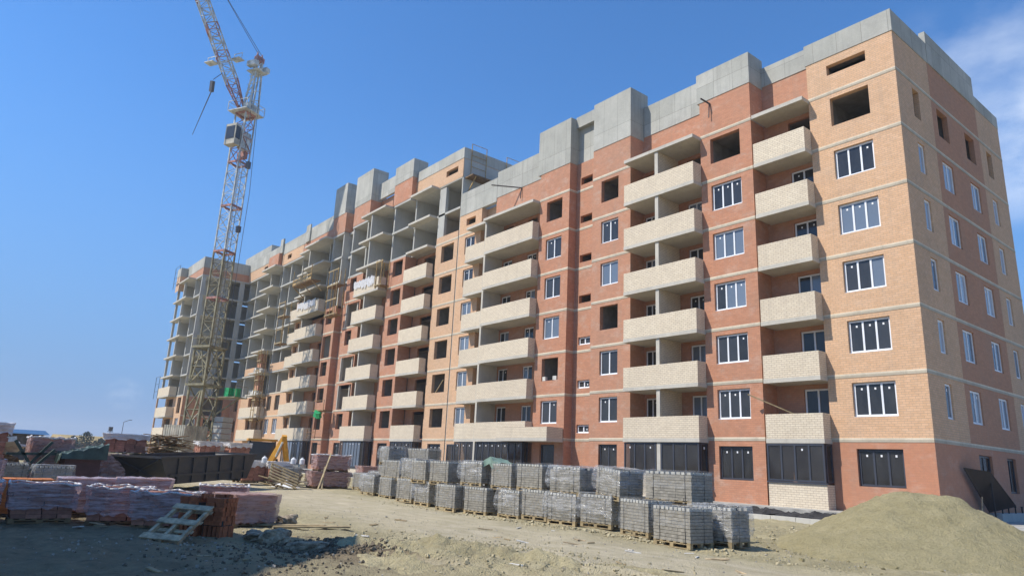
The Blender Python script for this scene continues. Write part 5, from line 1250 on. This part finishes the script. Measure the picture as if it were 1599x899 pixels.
mb = MB(); mb.box(-68.9, -66.2, 29.3, 30.3, Zk[1]-.1, Zk[1]); mb.beam((-68.8, 29.35, Zk[1]), (-68.8, 29.35, Zk[1]+1.0), .05); mb.beam((-66.3, 29.35, Zk[1]), (-66.3, 29.35, Zk[1]+1), .05); mb.beam((-68.8, 29.35, Zk[1]+.95), (-66.3, 29.35, Zk[1]+.95), .05); mb.obj('deck', 'woodb', gb)
mb = MB(); mb.obox((-67.4, 29.28, Zk[1]-.45), (.9, .3, .7), (0, .3, .2)); mb.obox((-66.9, 29.2, Zk[1]-.55), (.5, .3, .5), (.4, .1, .2)); mb.obj('green_bag', 'greenp', gb)
guard('guard_rail', -70.9, 29.9, Zk[0]+.0, 1.0, 2.0, 'x', 'wooden guard rail at the first floor of the red strip by the entrance', 'guard rails on the facade', 'woodb')
guard('guard_rail', -113.0, 23.6, 25.4, 3.4, 2.6, 'x', 'thin guard rail at the top left corner of the concrete wing', 'guard rails on the concrete wing', 'cable', 4)
guard('guard_rail', -113.6, 23.6, Zk[2]-.2, 3.2, 2.2, 'x', 'thin guard rail at the left edge of the wing above the brick floors', 'guard rails on the concrete wing', 'cable', 3)
for i, (x, y, z, lb) in enumerate([(-90.5, 30.4, Zk[2]+.0, 'row of white sacks on the third floor slab right of the crane'), (-89.2, 30.4, Zk[3]+.0, 'low row of grey sacks on the fourth floor slab right of the crane')]):
    mb = MB(); rr = random.Random(i)
    for k in range(7): mb.obox((x+rr.uniform(-1.4, 1.6), y+rr.uniform(-.2, .3), z+.16+.18*(k > 4)), (.75, .5, .3), (rr.uniform(-.2, .2), rr.uniform(-.2, .2), rr.uniform(0, 3)))
    tag(mb.obj('sacks', 'bag'), lb, 'sacks')
# ------------------------------------------------------------------ foreground clods and rubble
def clods(name, cx, cy, rx, ry, n, s0, s1, mat, seed):
    rr = random.Random(seed); mb = MB()
    for _ in range(n):
        x = cx+rr.gauss(0, rx); y = cy+rr.gauss(0, ry); s = s0+(s1-s0)*rr.random()**3; z = gz(x, y)+s*.2
        p = []
        E_ = Euler((rr.uniform(0, 3), rr.uniform(0, 3), rr.uniform(0, 3))).to_matrix()
        for q in ((-1, -1, -1), (1, -1, -1), (1, 1, -1), (-1, 1, -1), (-1, -1, 1), (1, -1, 1), (1, 1, 1), (-1, 1, 1)):
            p.append(Vector((x, y, z))+E_ @ Vector([c*s*.5*rr.uniform(.55, 1.1) for c in q]))
        mb.hexa(p)
    return tag(mb.obj(name, mat), kind='stuff')
for (cx, cy, rx, ry, h, sd) in ((-11.9, 7.9, 1.9, 1.1, .15, 5), (-10.2, 8.8, 1.7, .8, .10, 8), (-13.4, 7.0, 1.0, .6, .14, 11), (-8.3, 10.0, 1.8, .5, .09, 14), (-11.0, 6.4, 1.3, .7, .09, 17)):
    tag(heap('earth_mound', cx, cy, rx, ry, h, 'ground', sd, n=100, rough=.7), kind='structure')
clods('earth_clods', -12.0, 7.9, 1.2, .7, 1800, .012, .07, 'clod', 1)
clods('earth_clods', -9.8, 9.2, 2.4, .8, 1800, .01, .05, 'clod', 2)
clods('earth_clods', -8.4, 21.6, 2.6, 1.4, 700, .02, .10, 'clod', 3)
clods('gravel', -15, 9, 8, 4, 2600, .008, .035, 'rock', 4)
clods('gravel', -8.2, 18.5, 2.2, 2.0, 900, .01, .04, 'rock', 5)
clods('rubble', -14.0, 4.0, 1.6, 1.4, 260, .012, .06, 'rock', 6)
clods('earth_clods', -13.1, 6.2, .7, .5, 1700, .012, .085, 'mud', 7)
clods('earth_clods', -13.6, 6.7, .45, .35, 700, .015, .09, 'mud', 10)
clods('earth_clods', -11, 4.4, 2.2, .8, 900, .01, .06, 'mud', 12)
clods('earth_clods', -8.2, 18.6, 1.6, 2.0, 800, .015, .07, 'sand', 13)
clods('earth_clods', -13.2, 14.3, 2.2, .2, 400, .02, .10, 'clod', 8)
clods('earth_clods', -15, 14.35, 6.5, .2, 900, .01, .05, 'clod', 9)
rr = random.Random(31); mb = MB()
for i in range(60):
    x, y = rr.uniform(-20, -7), rr.uniform(1.5, 13.5); mb.obox((x, y, gz(x, y)+.02), (rr.uniform(.06, .5), rr.uniform(.03, .08), .02), (rr.uniform(-.2, .2), rr.uniform(-.2, .2), rr.uniform(0, 3)), i % 3)
tag(mb.obj('wood_offcuts', ['wood', 'woodg', 'bag']), kind='stuff')
# broken concrete lump and flat boards beside the dark hole
def lump(x, y, sx, sy, sz, seed, label, mat='rubble_m'):
    bm = bmesh.new(); bmesh.ops.create_icosphere(bm, subdivisions=4, radius=1); rr = random.Random(seed)
    o_ = rr.uniform(0, 50)
    for v in bm.verts:
        p = v.co; a = np.array(p.x*1.3+o_), np.array(p.y*1.3+p.z*1.7); k = 1+.75*float(fbm(*a, 5))+.22*float(fbm(a[0]*4, a[1]*4, 4))
        q = Vector((max(-.8, min(.8, p.x)), max(-.8, min(.8, p.y)), max(-.7, min(.7, p.z))))*k
        v.co = (q.x*sx, q.y*sy, q.z*sz)
    me = bpy.data.meshes.new('rubble_lump'); bm.to_mesh(me); bm.free(); me.materials.append(M[mat])
    o = link('rubble_lump', me, None, loc=(x, y, gz(x, y)+sz*.35), rot=(0, 0, rr.uniform(0, 3))); return tag(o, label, 'rubble')
lump(-14.6, 5.75, .27, .34, .24, 1, 'pale broken concrete lump at the left rim of the dark hole')
lump(-13.75, 6.05, .22, .5, .17, 2, 'long pale broken kerb lump along the front of the dark hole')
lump(-15.3, 5.6, .3, .38, .14, 3, 'flat grey concrete lump beside the bare brick stack')
lump(-18.0, 7.3, .28, .3, .2, 4, 'white grey lump of rubble right of the rosy wrapped pallet')
for i, (x, y, rz, lb) in enumerate([(-16.4, 7.3, 58, 'pale flat board lying on the ground right of the brick pallets'), (-16.9, 6.9, 50, 'second pale board lying just behind the first beside the brick pallets')]):
    mb = MB(); mb.box(-.9, .9, -.07, .07, 0, .035); o = link('board', mb.mesh('board', ['wood']), None, loc=(x, y, gz(x, y)+.05), rot=(.04, -.03, R(rz))); tag(o, lb, 'board')
# neighbouring block on the left, outside the frame, whose shadow lies over the left foreground
nb_ = empty('neighbour_block', (-18.9, -2.8, 0), 'bare concrete block beyond the left edge that shades the foreground', 'building', rz=math.atan2(-.66, -.75))
HN = 13.9
mb = MB(); mb.box(0.0, 9.5, .0, 11, -.2, HN); link('wall', mb.mesh('wall', ['frame']), nb_)
for k in range(4):
    for i in range(3):
        mb = MB(); mb.box(-.02+.0, .012 if False else -.005, 2+i*3.2, 3.6+i*3.2, 1.2+k*3.1, 2.7+k*3.1); link('window', mb.mesh('window', ['glass']), nb_)

# thin haze volume added to lift the shadows, round the whole place
mb = MB(); mb.box(-2650, 1650, -1650, 2650, -3.0, 64)
mt = bpy.data.materials.new('haze'); mt.use_nodes = True; n_ = mt.node_tree.nodes; n_.clear()
ho = n_.new('ShaderNodeOutputMaterial'); hv = n_.new('ShaderNodeVolumePrincipled'); hv.inputs['Color'].default_value = (.88, .94, 1, 1); hv.inputs['Density'].default_value = .0005; hv.inputs['Anisotropy'].default_value = .2
mt.node_tree.links.new(hv.outputs[0], ho.inputs['Volume']); M['haze'] = mt
tag(mb.obj('haze', 'haze'), kind='stuff')
